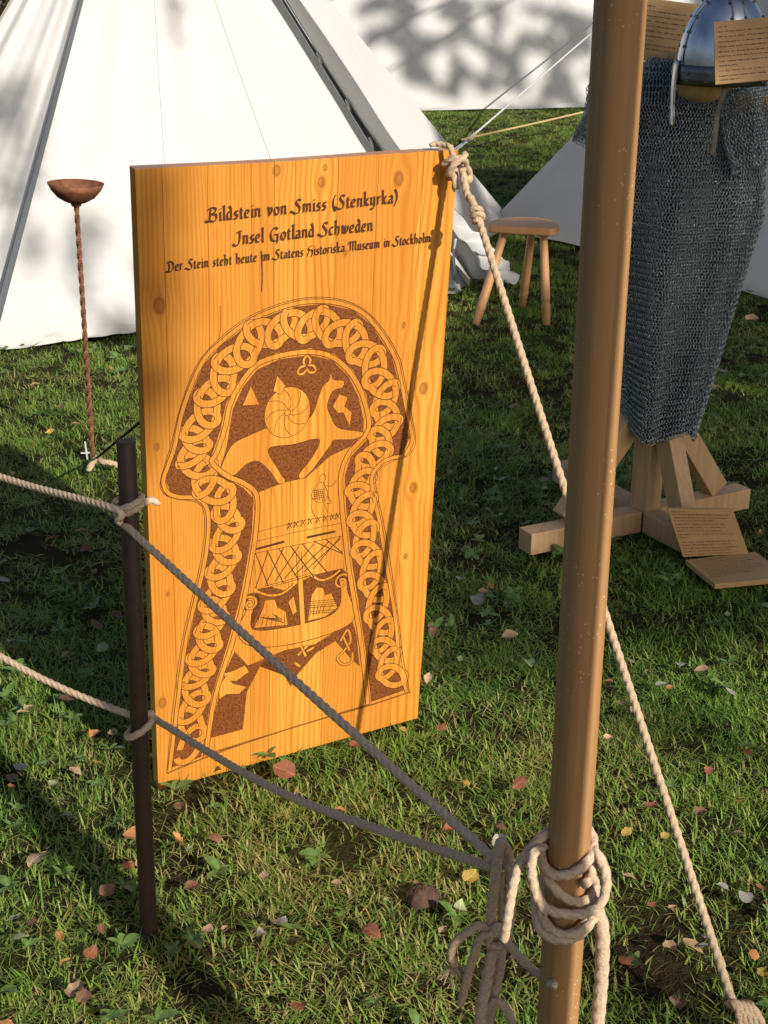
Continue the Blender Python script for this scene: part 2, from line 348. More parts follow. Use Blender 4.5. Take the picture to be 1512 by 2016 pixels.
def board_mat():
    m, t, b = mat('varnished_spruce'); v = objc(t); s = nd(t, 'ShaderNodeSeparateXYZ'); t.links.new(v, s.inputs[0]); x, z = s.outputs[0], s.outputs[2]
    rnd = random.Random(5); wd = QTR[0]-QTL[0]
    u = M2(t, 'DIVIDE', M2(t, 'SUBTRACT', x, QBL[0]), QBR[0]-QBL[0])
    stops = [(max(0, STV[i]), (rnd.random(), rnd.random(), rnd.random())) for i in range(len(STV)-1)]
    sr = nd(t, 'ShaderNodeSeparateColor'); t.links.new(ramp(t, u, stops, 'CONSTANT'), sr.inputs[0])
    ox = M2(t, 'MULTIPLY', sr.outputs[0], 7.0); tone = sr.outputs[1]; wdt = sr.outputs[2]
    warp = None; dark = None
    for px, py, sz in KNOTS:
        kx, kz = bl(px, py); dx = M2(t, 'SUBTRACT', x, kx); dz = M2(t, 'SUBTRACT', z, kz)
        r2 = M2(t, 'ADD', M2(t, 'POWER', M2(t, 'ABSOLUTE', M2(t, 'DIVIDE', dx, .0068*sz)), 2), M2(t, 'POWER', M2(t, 'ABSOLUTE', M2(t, 'DIVIDE', dz, .010*sz)), 2))
        e = M2(t, 'DIVIDE', 1.0, M2(t, 'ADD', 1.0, M2(t, 'POWER', r2, 2.6))); w = M2(t, 'DIVIDE', M2(t, 'MULTIPLY', dx, .9), M2(t, 'ADD', M2(t, 'MULTIPLY', r2, .55), .7))
        e = M2(t, 'ADD', M2(t, 'MULTIPLY', e, .5), M2(t, 'DIVIDE', .6, M2(t, 'ADD', 1.0, M2(t, 'POWER', M2(t, 'MULTIPLY', M2(t, 'ABSOLUTE', M2(t, 'SUBTRACT', r2, .75)), 3.2), 2)))); dark = e if dark is None else M2(t, 'ADD', dark, e); warp = w if warp is None else M2(t, 'ADD', warp, w)
    cb = nd(t, 'ShaderNodeCombineXYZ'); t.links.new(M2(t, 'ADD', M2(t, 'SUBTRACT', x, warp), ox), cb.inputs[0]); t.links.new(M2(t, 'ADD', z, ox), cb.inputs[2])
    gv = cb.outputs[0]
    bow = noise(t, mapping(t, gv, (7, 1, 1.1)), 1, 2)                      # slow wander of the year rings
    ph = M2(t, 'ADD', M2(t, 'MULTIPLY', x, M2(t, 'ADD', 380, M2(t, 'MULTIPLY', wdt, 520))), M2(t, 'MULTIPLY', bow, 46))
    ph = M2(t, 'SUBTRACT', ph, M2(t, 'MULTIPLY', warp, 900))
    ring = M2(t, 'POWER', M2(t, 'ADD', M2(t, 'MULTIPLY', M2(t, 'SINE', ph), .5), .5), 2.2)
    fine = noise(t, mapping(t, gv, (420, 1, 6)), 1, 3, .6); cloud = noise(t, mapping(t, gv, (16, 1, 2.6)), 1, 3, .55, 1.2)
    f = M2(t, 'ADD', M2(t, 'MULTIPLY', ring, .24), M2(t, 'ADD', M2(t, 'MULTIPLY', fine, .30), M2(t, 'MULTIPLY', cloud, .52)))
    c = ramp(t, f, [(.22, (.72, .36, .070)), (.5, (.59, .235, .029)), (.82, (.38, .12, .012))])
    c = mix(t, M2(t, 'MULTIPLY', tone, .6), c, (.46, .165, .02))
    c = mix(t, M2(t, 'MINIMUM', M2(t, 'MULTIPLY', dark, M2(t, 'ADD', .55, M2(t, 'MULTIPLY', fine, .45))), .88), c, (.20, .055, .008))
    t.links.new(c, b.inputs['Base Color']); b.inputs['Roughness'].default_value = .42; b.inputs['Specular IOR Level'].default_value = .4
    b.inputs['Coat Weight'].default_value = .6; b.inputs['Coat Roughness'].default_value = .16
    h = M2(t, 'ADD', M2(t, 'MULTIPLY', cloud, .7), M2(t, 'MULTIPLY', fine, .2)); bump(t, b, h, .4, .006); return m
SPRUCE = board_mat()
def burn(name, col, col2, spread):
    m, t, b = mat(name); v = objc(t); n = noise(t, v, 210, 4, .75); n2 = noise(t, v, 28, 3)
    c = ramp(t, n, [(.5-spread, col), (.5+spread, col2)]); c = mix(t, M2(t, 'MULTIPLY', n2, .3), c, col)
    t.links.new(c, b.inputs['Base Color']); b.inputs['Roughness'].default_value = .6; b.inputs['Specular IOR Level'].default_value = .25; bump(t, b, n, .5, .001); return m
BURN_L = burn('burnt_line', (.045, .014, .005), (.10, .03, .008), .2); BURN_F = burn('burnt_ground', (.040, .009, .003), (.32, .098, .018), .17)
board = empty('carved_board'); board.matrix_world = BM
def bq(u, v):                              # fraction -> board coordinates, the board tapers slightly
    a = lerp(QBL[0], QBR[0], u), lerp(QBL[1], QBR[1], u); c_ = lerp(QTL[0], QTR[0], u), lerp(QTL[1], QTR[1], u); return lerp(a[0], c_[0], v), lerp(a[1], c_[1], v)
for i in range(len(STV)-1):
    g = .00022/(QBR[0]-QBL[0]); u0 = STV[i]+(g if i else 0); u1 = STV[i+1]-(g if i < len(STV)-2 else 0)
    poly = [bq(u0, 0), bq(u1, 0)]+[(lambda q, s: (q[0], q[1]+s))(bq(lerp(u1, u0, k/4), 1), .0012*math.sin(math.pi*2.2*lerp(u1, u0, k/4)+2)) for k in range(5)]
    fr = Matrix(((1, 0, 0, 0), (0, 0, 1, 0), (0, 1, 0, 0), (0, 0, 0, 1)))
    MB().prism(poly, 0, .027, fr).build('stave', SPRUCE, board, bevel=.0004)
class Draw:                                # painter's drawing on the board face, each layer a hair prouder than the last
    lay = 0
    def __init__(s): s.q = MB()
    def next(s): Draw.lay += 1; return -.00025-.000012*(Draw.lay % 40)
    def poly(s, pts, y=None, px=True):
        y = y or s.next(); P = [bl(*p) for p in pts] if px else pts
        tri = tessellate_polygon([[Vector((a, c, 0)) for a, c in P]]); s.q.add([(a, y, c) for a, c in P], [tuple(t_) for t_ in tri]); return s
    def line(s, pts, w, y=None, closed=False, smooth=True, px=True, wob=.18, seed=0):
        y = y or s.next(); P = [Vector((*bl(*p), 0)) for p in pts] if px else [Vector((*p, 0)) for p in pts]
        if closed: P = P+[P[0]]
        if smooth and len(P) > 2: P = spline(P, .004)
        rnd = random.Random(seed+len(P)); b = len(s.q.v); N = len(P)
        for i, p in enumerate(P):
            t_ = (P[min(i+1, N-1)]-P[max(i-1, 0)]).normalized(); nn = Vector((-t_.y, t_.x, 0)); h = w/2*(1+wob*rnd.uniform(-1, 1))
            s.q.v += [(p.x+nn.x*h, y, p.y+nn.y*h), (p.x-nn.x*h, y, p.y-nn.y*h)]
        for i in range(N-1): s.q.f.append((b+2*i, b+2*i+1, b+2*i+3, b+2*i+2))
        return s
    def build(s, name, mt): return s.q.build(name, mt, board)
class Duo:                                 # wood ribbons with burnt outlines, layered
    def __init__(s): s.a, s.b = Draw(), Draw()
    def band(s, pts, w, ol=.0013, closed=False, px=True):
        y = s.a.next(); s.a.line(pts, w+2*ol, y, closed=closed, px=px, wob=.03); s.b.line(pts, w, y-.000006, closed=closed, px=px, wob=.03)
    def shape(s, pts, ol=.0011, px=True, smooth=False):
        if smooth:
            P = [Vector((*(bl(*p) if px else p), 0)) for p in pts]; pts = [(q.x, q.y) for q in spline(P+[P[0]], .004)[:-1]]; px = False
        y = s.a.next(); s.a.line(pts, 2*ol, y, closed=True, smooth=False, px=px); s.b.poly(pts, y-.000006, px=px)
OUT = [(328, 1520), (339, 1404), (357, 1269), (375, 1190), (392, 1119), (402, 1053), (400, 1005), (384, 988), (346, 982), (323, 972), (315, 953), (323, 919), (336, 877), (356, 798), (387, 719), (431, 667), (490, 623), (570, 592), (637, 585), (697, 598), (744, 635), (784, 699), (797, 750), (810, 814), (818, 869), (804, 896), (779, 905), (753, 919), (740, 936), (742, 970), (756, 1034), (769, 1111), (783, 1207), (793, 1290), (801, 1333), (807, 1366)]
INN = [(399, 1491), (419, 1372), (451, 1269), (474, 1186), (488, 1115), (499, 1046), (501, 980), (480, 957), (442, 938), (416, 915), (421, 893), (437, 846), (447, 798), (467, 758), (498, 719), (546, 697), (609, 688), (657, 699), (693, 731), (717, 774), (731, 830), (721, 862), (689, 897), (676, 936), (678, 996), (684, 1053), (691, 1115), (704, 1195), (717, 1281), (728, 1384)]
CHN = [(375, 1479), (378, 1404), (387, 1340), (399, 1293), (415, 1239), (424, 1186), (438, 1122), (446, 1065), (450, 1000), (408, 950), (379, 900), (388, 850), (417, 782), (451, 717), (508, 660), (574, 640), (634, 638), (692, 664), (732, 712), (758, 774), (762, 834), (744, 886), (709, 940), (713, 992), (715, 1050), (729, 1111), (741, 1176), (751, 1241), (762, 1297), (776, 1345)]
def inset(P, Q, k):                        # pull polyline P towards polyline Q by k pixels
    out = []
    for p in P:
        q = min(Q, key=lambda r: (r[0]-p[0])**2+(r[1]-p[1])**2); L = math.hypot(q[0]-p[0], q[1]-p[1]) or 1; out.append((p[0]+(q[0]-p[0])*k/L, p[1]+(q[1]-p[1])*k/L))
    return out
def engraving():
    dk = Draw(); Draw.lay = 0; OUT2 = inset(OUT, CHN, 13); INN2 = inset(INN, CHN, 3)
    dk.poly([tuple(bl(*p)) for p in OUT2]+[tuple(bl(*p)) for p in reversed(INN2)], px=False)
    # inner field behind the animal, field round the ship
    top = [(430, 930), (446, 880), (458, 806), (478, 762), (506, 728), (550, 707), (610, 699), (654, 709), (686, 741), (706, 782), (716, 826), (715, 852), (697, 876), (650, 898), (602, 941), (560, 950), (504, 971), (476, 944)]
    dk.poly(top)
    dk.poly([(502, 1168), (516, 1150), (560, 1162), (620, 1130), (672, 1118), (676, 1130), (690, 1185), (694, 1215), (600, 1244), (500, 1258), (488, 1236), (494, 1204)])
    dk.poly([(462, 1282), (488, 1310), (560, 1280), (620, 1268), (694, 1222), (702, 1250), (708, 1312), (690, 1296), (660, 1262), (622, 1286), (584, 1330), (572, 1352), (560, 1330), (535, 1290), (512, 1312), (486, 1362), (478, 1436), (410, 1454), (430, 1372), (444, 1320)])
    dk.poly([(478, 1172), (500, 1166), (512, 1178), (508, 1206), (498, 1226), (484, 1206), (476, 1190)]); dk.poly([(656, 1124), (676, 1120), (692, 1140), (694, 1176), (680, 1170), (662, 1150)])
    dk.q.v = [(a, -.00018, c_) for a, _, c_ in dk.q.v]; dk.build('burnt_ground', BURN_F)
    # the two-strand knotwork border, chain of loops
    du = Duo(); C_ = [Vector((*bl(*p), 0)) for p in CHN]; cs = spline(C_, .002); n_ = len(C_)
    def tn(i): t_ = (C_[min(i+1, n_-1)]-C_[max(i-1, 0)]).normalized(); return t_, Vector((-t_.y, t_.x, 0))
    def loopy(i, f0, f1, sgn, ph):         # one stretch of a strand that curls back through its own loop
        out = []
        for k in range(13):
            f = lerp(f0, f1, k/12); x = max(0, min(n_-1.001, i+f)); a_ = int(x); c_ = lerp(C_[a_], C_[a_+1], x-a_); ta, na = tn(a_); tb, nb_ = tn(a_+1)
            t_ = lerp(ta, tb, x-a_).normalized(); nn = lerp(na, nb_, x-a_).normalized(); an = 2*math.pi*(i+f)+ph; k_ = (C_[a_+1]-C_[a_]).length/.06
            c_ = c_+t_*(-.0245*k_*math.sin(an))+nn*(sgn*.0265*math.cos(an)+sgn*.003); out.append((c_.x, c_.y))
        return out
    for i in range(n_-1):
        for f0, f1 in ((-.02, .28), (.24, .53), (.49, .78), (.74, 1.03)):
            du.band(loopy(i, f0, f1, 1, .4), .0128, px=False); du.band(loopy(i, f0, f1, -1, 3.5), .0128, px=False)
    # light frames either side of the border
    Draw.lay = 40*9+30
    du.band(inset(OUT, CHN, 8), .0072); du.band(inset(INN, CHN, -5), .0085)
    du.band([(328, 1522), (439, 1478), (558, 1438), (640, 1413), (716, 1392), (808, 1362)], .0006); du.band([(400, 1487), (480, 1462), (600, 1425), (728, 1386)], .0006)
    du.a.build('border_outline', BURN_L); du.b.build('border_ribbon', SPRUCE)
    Draw.lay = 0
    # striding animal with a spiral shoulder
    du = Duo()
    body = [(432, 928), (456, 878), (490, 858), (530, 842), (575, 838), (612, 820), (626, 786), (636, 760), (648, 749), (651, 736), (657, 748), (676, 750), (674, 762), (655, 770), (644, 798), (652, 822), (667, 843), (716, 852), (697, 864), (658, 866), (649, 878), (614, 925), (595, 942), (589, 934), (617, 897), (628, 864), (578, 874), (528, 884), (548, 926), (561, 947), (549, 951), (533, 929), (509, 908), (486, 913), (459, 936), (437, 934)]
    du.shape(body, smooth=True)
    cx, cz = bl(566, 812); circ = [(cx+.046*math.cos(R_(a)), cz+.049*math.sin(R_(a))) for a in range(0, 360, 10)]; du.shape(circ, px=False)
    for a in range(0, 360, 45):
        du.a.line([(cx+r*math.cos(R_(a)+r*22), cz+r*1.05*math.sin(R_(a)+r*22)) for r in (.006, .014, .024, .034, .044)], .0011, px=False)
    du.shape([(cx+.0055*math.cos(R_(a)), cz+.0055*math.sin(R_(a))) for a in range(0, 360, 30)], px=False)
    kx, kz = bl(604, 722)                  # small knot above
    for r0 in (90, 210, 330):
        du.band([(kx+r_*math.cos(R_(r0+a)), kz+r_*math.sin(R_(r0+a))) for r_, a in ((.004, -70), (.014, -30), (.021, 0), (.014, 30), (.004, 70))], .0042, px=False)
    du.shape([(538, 770), (546, 740), (562, 760), (552, 776)]); du.shape([(478, 798), (494, 760), (510, 796)]); du.shape([(655, 800), (668, 776), (684, 782), (678, 800), (692, 812), (688, 838), (676, 812), (664, 812)])
    du.a.build('animal_outline', BURN_L); du.b.build('animal_figure', SPRUCE)
    Draw.lay = 0
    # ship with a lozenge sail, two sitting figures
    du = Duo(); ln = Draw(); lat = Draw(); ln2 = Draw(); fig = Draw(); run = Draw()
    du.shape([(500, 1090), (672, 1056), (676, 1118), (600, 1136), (506, 1160)])
    hull = [(489, 1178), (500, 1180), (499, 1196), (494, 1215), (500, 1240), (560, 1236), (640, 1216), (668, 1194), (672, 1160), (668, 1140), (682, 1140), (684, 1165), (696, 1200), (690, 1226), (640, 1250), (560, 1270), (500, 1272), (474, 1258), (470, 1234), (484, 1205)]
    du.shape(hull, .0016, smooth=True)
    for sx, sy, dr in ((492, 1189, 1), (673, 1145, -1)):
        ex, ez = bl(sx, sy); du.band([(ex+dr*r*math.cos(a), ez+r*math.sin(a)) for r, a in [(.0025+.00105*k, k*.62) for k in range(15)]], .0042, px=False)
    du.shape([(500, 1236), (518, 1198), (522, 1182), (540, 1180), (546, 1196), (562, 1204), (566, 1230)]); du.shape([(606, 1222), (614, 1170), (624, 1156), (636, 1158), (640, 1172), (652, 1168), (664, 1196), (640, 1214)])
    du.shape([(568, 1185), (578, 1174), (584, 1204), (576, 1210)]); du.band([(588, 1086), (596, 1228)], .0095)
    du.band([(505, 1164), (530, 1172), (556, 1168), (580, 1150)], .0045); du.band([(520, 1156), (560, 1146), (612, 1130)], .0032); du.band([(612, 1132), (632, 1142), (652, 1136), (670, 1122)], .0045)
    for k in range(7):
        lat.line([(503+k*23, 1089-k*4.6), (min(674, 528+k*30), 1153-k*5.5 if k < 5 else 1100-k*2)], .0017, smooth=False); lat.line([(min(670, 528+k*30), 1084-k*4.6), (503+k*19, 1158-k*6.4)], .0017, smooth=False)
        ln.line([(512+k*8, 1206+k*3 if k < 4 else 1210), (506+k*9, 1232)], .0011, smooth=False); ln2.line([(612+k*7, 1190), (610+k*6, 1214-k*2)], .0011, smooth=False)
        ln.line([(508+k*8, 1214+k), (560-k*4, 1226-k*3)], .0011, smooth=False); ln2.line([(612, 1184+k*4), (660, 1180+k*4)], .0011, smooth=False)
    run.line([(500, 1082), (560, 1066)], .0042, smooth=False); run.line([(604, 1058), (660, 1046)], .0042, smooth=False)
    run.line([(502, 1066), (590, 1046), (670, 1030)], .0009); run.line([(502, 1048), (600, 1024), (668, 1014)], .0009); run.line([(496, 970), (502, 1010), (502, 1048)], .0009)
    # small walking figure, and short strokes of the rune row
    fig.line([(630, 936), (637, 932), (641, 940), (637, 950), (630, 948), (630, 936)], .0009); fig.line([(630, 948), (616, 966), (614, 980), (632, 990), (645, 974), (637, 950)], .0009); fig.line([(614, 980), (614, 1004), (620, 1016)], .0009); fig.line([(645, 976), (652, 990), (640, 992), (644, 1008)], .0009); fig.line([(640, 956), (654, 956), (662, 945)], .0009)
    for k in range(5): fig.line([(618+k*4, 962+k), (620+k*5, 984+k)], .0007); fig.line([(616, 966+k*4), (640, 962+k*4)], .0007)
    for x0 in (566, 578, 592, 606, 622, 636, 650, 660):
        y0 = 1042-(x0-566)*.2; run.line([(x0, y0), (x0+2, y0-14)], .001, smooth=False); run.line([(x0+2, y0-13), (x0+8, y0-3)], .001, smooth=False); run.line([(x0+9, y0-14), (x0+1, y0-2)], .001, smooth=False)
    # wave humps and scrolls at the foot
    du.shape([(440, 1326), (456, 1322), (482, 1310), (490, 1322), (466, 1340), (448, 1340)]); du.shape([(430, 1352), (446, 1330), (458, 1346), (484, 1352), (470, 1366), (446, 1366), (432, 1376)])
    for a_, b_ in (((586, 1290), (606, 1270)), ((592, 1272), (602, 1292)), ((580, 1304), (590, 1312)), ((604, 1282), (618, 1274))): du.band([a_, b_], .0045)
    du.band([(670, 1262), (684, 1240), (690, 1262), (676, 1282), (664, 1296), (676, 1308), (692, 1302), (694, 1284)], .0045); du.band([(676, 1254), (688, 1280)], .004)
    du.a.build('ship_outline', BURN_L); du.b.build('ship_figure', SPRUCE); ln.build('garment_hatching', BURN_L); ln2.build('garment_hatching', BURN_L); lat.build('sail_lattice', BURN_L); fig.build('walking_figure', BURN_L); run.build('rune_row', BURN_L)
    l2 = Draw(); l2.line(OUT, .0011); l2.line([(433, 602), (434, 640), (432, 668)], .0009); l2.line([(514, 494), (516, 540), (515, 574)], .0022); l2.build('burnt_outline', BURN_L)
engraving()
# lettering with a broad pen: glyph strokes on a grid, x-height 1, ascender 1.7
def arc(cx, cy, rx, ry, a0, a1, n=8): return [(cx+rx*math.cos(R_(lerp(a0, a1, k/n))), cy+ry*math.sin(R_(lerp(a0, a1, k/n)))) for k in range(n+1)]
GL = {
 'i': (.36, [[(.1, .9), (.2, 1), (.2, .12), (.36, .05)], [(.16, 1.42), (.24, 1.36)]]), 'l': (.36, [[(.06, 1.62), (.2, 1.7), (.2, .12), (.36, .05)]]),
 'n': (.8, [[(.05, .9), (.17, 1), (.17, 0)], [(.17, .75), (.42, 1), (.6, .85), (.6, .12), (.74, .05)]]), 'm': (1.2, [[(.05, .9), (.17, 1), (.17, 0)], [(.17, .75), (.4, 1), (.56, .85), (.56, 0)], [(.56, .75), (.8, 1), (.97, .85), (.97, .12), (1.1, .05)]]),
 'u': (.8, [[(.05, .92), (.17, 1), (.17, .2), (.3, .02), (.58, .2)], [(.48, .95), (.6, 1), (.6, .12), (.74, .05)]]), 'e': (.68, [[(.16, .52), (.52, .62), (.52, .88), (.34, 1), (.12, .75), (.12, .25), (.32, .02), (.58, .15)]]),
 'd': (.76, [[(.58, .9), (.3, 1), (.12, .7), (.12, .25), (.3, .02), (.56, .2)], [(.34, 1.66), (.5, 1.45), (.58, 1), (.58, .12), (.72, .05)]]), 's': (.6, [[(.52, .86), (.34, 1), (.14, .8), (.24, .58), (.44, .42), (.46, .18), (.26, .0), (.06, .12)]]),
 't': (.5, [[(.22, 1.3), (.2, .2), (.32, .02), (.48, .1)], [(.04, .93), (.46, .96)]]), 'o': (.74, [[(.36, 1), (.12, .75), (.12, .25), (.36, 0), (.6, .25), (.6, .75), (.36, 1)]]), 'a': (.76, [[(.14, .86), (.36, 1), (.58, .8), (.58, .12), (.72, .05)], [(.58, .56), (.22, .48), (.12, .24), (.26, .02), (.56, .2)]]),
 'r': (.56, [[(.05, .9), (.17, 1), (.17, 0)], [(.17, .75), (.36, 1), (.52, .9)]]), 'v': (.74, [[(.06, .95), (.18, 1), (.32, .02)], [(.32, .02), (.6, .5), (.56, .95), (.46, 1)]]), 'w': (1.05, [[(.06, .95), (.18, 1), (.3, .05), (.54, .6)], [(.5, 1), (.62, .05), (.92, .5), (.88, .98)]]),
 'k': (.74, [[(.06, 1.62), (.18, 1.7), (.18, 0)], [(.2, .5), (.5, .95), (.58, .8), (.3, .5), (.5, .12), (.7, .05)]]), 'y': (.78, [[(.05, .92), (.17, 1), (.17, .3), (.3, .1), (.56, .3)], [(.46, .95), (.58, 1), (.56, -.2), (.3, -.5), (.06, -.38)]]), 'c': (.62, [[(.54, .85), (.36, 1), (.12, .75), (.12, .25), (.34, 0), (.56, .12)]]),
 'h': (.8, [[(.06, 1.62), (.17, 1.7), (.17, 0)], [(.17, .75), (.42, 1), (.6, .8), (.58, .1), (.44, -.12)]]), '(': (.5, [[(.44, 1.75), (.16, 1.2), (.14, .4), (.4, -.3)]]), ')': (.5, [[(.06, 1.75), (.32, 1.2), (.34, .4), (.08, -.3)]]),
 'B': (1.25, [[(-.25, .18), (.0, -.05), (.26, .2), (.4, 1.5)], [(.05, 1.35), (.4, 1.62), (.95, 1.55), (.98, 1.15), (.5, .88), (1.02, .75), (1.06, .25), (.7, -.05), (.3, .1)]]), 'S': (1.1, [[(1.02, 1.45), (.72, 1.66), (.4, 1.35), (.6, .95), (.86, .62), (.8, .15), (.42, -.08), (.02, .08), (-.3, .3)], [(-.3, .3), (-.22, .12)]]),
 'I': (.85, [[(.2, 1.35), (.45, 1.55), (.85, 1.6)], [(.62, 1.58), (.6, .6), (.42, .02), (.05, -.15), (-.28, .12)]]), 'G': (1.3, [[(1.02, 1.35), (.72, 1.62), (.3, 1.35), (.12, .75), (.3, .1), (.75, -.05), (1.02, .2)], [(.62, .75), (1.1, .8)], [(1.0, .78), (1.02, .0), (.9, -.35)]]),
 'D': (1.35, [[(-.2, .05), (.1, -.05), (.4, .2), (.42, 1.4)], [(.0, 1.25), (.35, 1.6), (.95, 1.45), (1.18, .8), (.95, .12), (.45, -.06), (.1, .1)]]), 'H': (1.15, [[(.95, 1.62), (.5, 1.5), (.2, 1.2), (.5, .85)], [(.5, .85), (.2, .5), (.02, -.1)], [(.3, .75), (.75, .95), (.98, .7), (.9, .0), (.6, -.3)]]),
 'M': (1.65, [[(-.15, 1.1), (.1, 1.55), (.35, 1.4), (.34, .3), (.08, -.05)], [(.35, 1.2), (.65, 1.58), (.86, 1.4), (.84, .0)], [(.86, 1.2), (1.15, 1.58), (1.38, 1.35), (1.36, .3), (1.6, .05)]]),
}
def letter_line(txt, pa, pb, xh, name):
    (x0, z0), (x1, z1) = bl(*pa), bl(*pb); adv = sum((GL[c][0] if c in GL else .55)+.1 for c in txt); L = math.hypot(x1-x0, z1-z0); sx = L/adv
    e = Vector(((x1-x0)/L, (z1-z0)/L)); q = MB(); px = 0; nib = xh*.38; na = Vector((math.cos(R_(38)), math.sin(R_(38)))); nb = Vector((-na.y, na.x)); rnd = random.Random(1)
    for ch in txt:
        if ch == ' ': px += .65; continue
        w, strokes = GL[ch]
        for st in strokes:
            P = [Vector((*s_, 0)) for s_ in st]; P = spline(P, .12) if len(P) > 2 else P
            P = [Vector((x0, z0))+e*((px+p.x)*sx)+Vector((-e.y, e.x))*(p.y*xh) for p in P]
            for a, c in zip(P[:-1], P[1:]):
                y = -.0006-rnd.random()*.0002
                for dv, w_ in ((na, nib), (nb, nib*.42)):
                    y -= .00002; qd = [a+dv*w_/2, a-dv*w_/2, c-dv*w_/2, c+dv*w_/2]; q.add([(v.x, y, v.y) for v in qd], [(0, 1, 2, 3)])
        px += w+.1
    q.build(name, BURN_L, board)
letter_line('Bildstein von Smiss (Stenkyrka)', (408, 437), (784, 399), .0142, 'inscription')
letter_line('Insel Gotland Schweden', (462, 482), (735, 454), .0142, 'inscription')
letter_line('Der Stein steht heute im Statens Historiska Museum in Stockholm', (328, 535), (848, 476), .0106, 'inscription')
tag(board, 'tall varnished wooden board with burnt-in knotwork, ship and German lettering', 'board')

# ------------------------------------------------------------------ guy rope of the board
def board_pt(px, py, off): q = bl(px, py); return BM @ Vector((q[0], -off, q[1]))
def guy_rope():
    root = empty('guy_rope', G(1445, 1985)); R0 = root.location; L = lambda P: [p-R0 for p in P]
    K = board_pt(884, 322, .046); peg = G(1448, 1990, .05); n1 = lerp(K, peg, .065); r = .0060
    rope(L([K, lerp(K, peg, .03)+Vector((-.002, 0, -.012)), n1, lerp(K, peg, .3)+Vector((0, 0, -.006)), lerp(K, peg, .6)+Vector((0, 0, -.006)), peg]), r, 'main_length', ROPE_T, root)
    up = Vector((0, 0, 1)); ax = (peg-K).normalized(); s = ax.cross(up).normalized(); u = s.cross(ax)
    def coil(c, a0, a1, R, adv, ax_, s_, u_, n=26): return [c+ax_*(adv*k/n)+(s_*math.cos(lerp(a0, a1, k/n))+u_*math.sin(lerp(a0, a1, k/n)))*R for k in range(n+1)]
    rope(L(coil(n1-ax*.012, 0, 13.5, .0088, .024, ax, s, u)), .0046, 'hitch_knot', ROPE_T, root)
    # overhand knot against the board with a short tail over the top edge
    k0 = board_pt(878, 318, .024); bx, by, bz = BX, BY, BZ
    kn = [(-.018, .004, .0), (-.008, -.016, .014), (.012, -.02, .010), (.02, -.006, -.008), (.004, .006, -.018), (-.014, -.01, -.014), (-.012, -.022, .004), (.006, -.024, .016), (.016, -.012, .018), (.010, .004, -.002), (-.004, -.014, -.022), (.0, -.016, -.04)]
    rope(L([k0+bx*a+by*b_+bz*c for a, b_, c in kn]), .0056, 'stopper_knot', ROPE_T, root)
    rope(L([k0+bx*a+by*b_+bz*c for a, b_, c in ((.01, -.012, .004), (.024, -.01, -.006), (.034, -.004, -.02), (.03, -.01, -.03), (.022, -.012, -.022))]), .0058, 'rope_tail', ROPE_T, root, tail=True)
    rope(L([k0+bx*a+by*b_+bz*c for a, b_, c in ((-.004, -.008, .01), (-.008, -.002, .03), (-.012, .012, .032), (-.022, .024, .033), (-.034, .026, .03))]), .0048, 'rope_tail', ROPE_T, root, tail=True)
    pg = peg
    for k in range(5):
        a = k*.5; rope(L([pg+Vector((-.012+.007*k, .0, .012)), pg+Vector((-.006+.007*k, -.014, .024-.002*k)), pg+Vector((.004+.008*k, -.016, -.01)), pg+Vector((.0+.008*k, .004, -.045))]), .0055, 'peg_hitch', ROPE_T, root)
    tag(root, 'thick tan hemp guy rope from the board corner down to a peg', 'rope')
guy_rope()
pq = MB(); pp = G(1470, 1985); pq.tube([pp+Vector((.0, .0, -.06)), pp+Vector((.0, .0, .055))], [.011, .012], 12); pq.v = [(v[0], v[1], min(v[2], .008)) for v in pq.v]; tag(pq.build('tent_peg', PINE, smooth=True), 'wooden peg under the rope hitches in the bottom right grass', 'peg')

# ------------------------------------------------------------------ front pole, rail post, rail ropes
PX, PY, PR = .1905, 1.283, .0200
def front_pole(x, y, name, label, h=2.5):
    rnd = random.Random(3); prof = []
    q = MB(); pts = [Vector((.0015*math.sin(z*3.1), .0015*math.sin(z*2.3+1), z)) for z in [(-.2+k*(h+.2)/30) for k in range(31)]]
    
    for p_ in pts:
        for k in range(32):
            a = 2*math.pi*k/32; rr = PR*1.04*(abs(math.cos(a))**3.4+abs(math.sin(a))**3.4)**(-1/3.4)*.93; q.v.append((p_.x+rr*math.cos(a+.42), p_.y+rr*math.sin(a+.42), p_.z))
    for i_ in range(30):
        for k in range(32): q.f.append((i_*32+k, i_*32+(k+1) % 32, i_*32+32+(k+1) % 32, i_*32+32+k))
    q.f.append(tuple(30*32+k for k in range(32))); o = q.build(name, POLEW, smooth=True); o.location = (x, y, 0); tag(o, label, 'pole'); return o
front_pole(PX, PY, 'wooden_pole', 'smooth wooden pole with rope knotted round it in the foreground')
pb = G(293, 1826); ptop = D(248, 868, pb.y)
q = MB(); q.tube([pb-Vector((0, 0, .1))-pb, Vector((0, 0, 0)), (ptop-pb)*.5, ptop-pb-Vector((0, 0, .002)), ptop-pb], [.0142, .0142, .0142, .0142, .0132], 24); po = q.build('iron_post', IRON_B, smooth=True); po.location = pb; po.data.polygons[-1].use_smooth = False
tag(po, 'dark brown rail post holding the two barrier ropes beside the board', 'post')
def on_post(py): tt = (py-868)/(1826-868); return D(lerp(248, 293, tt), py, lerp(ptop.y, pb.y, tt))
def loops(c, R, r, turns, dz, tilt=0, ph=0, ax=None):
    return [c+Vector((R*math.cos(a+ph), R*math.sin(a+ph), dz*a/(2*math.pi)+tilt*math.cos(a+ph))) for a in [turns*2*math.pi*k/int(turns*20) for k in range(int(turns*20)+1)]]
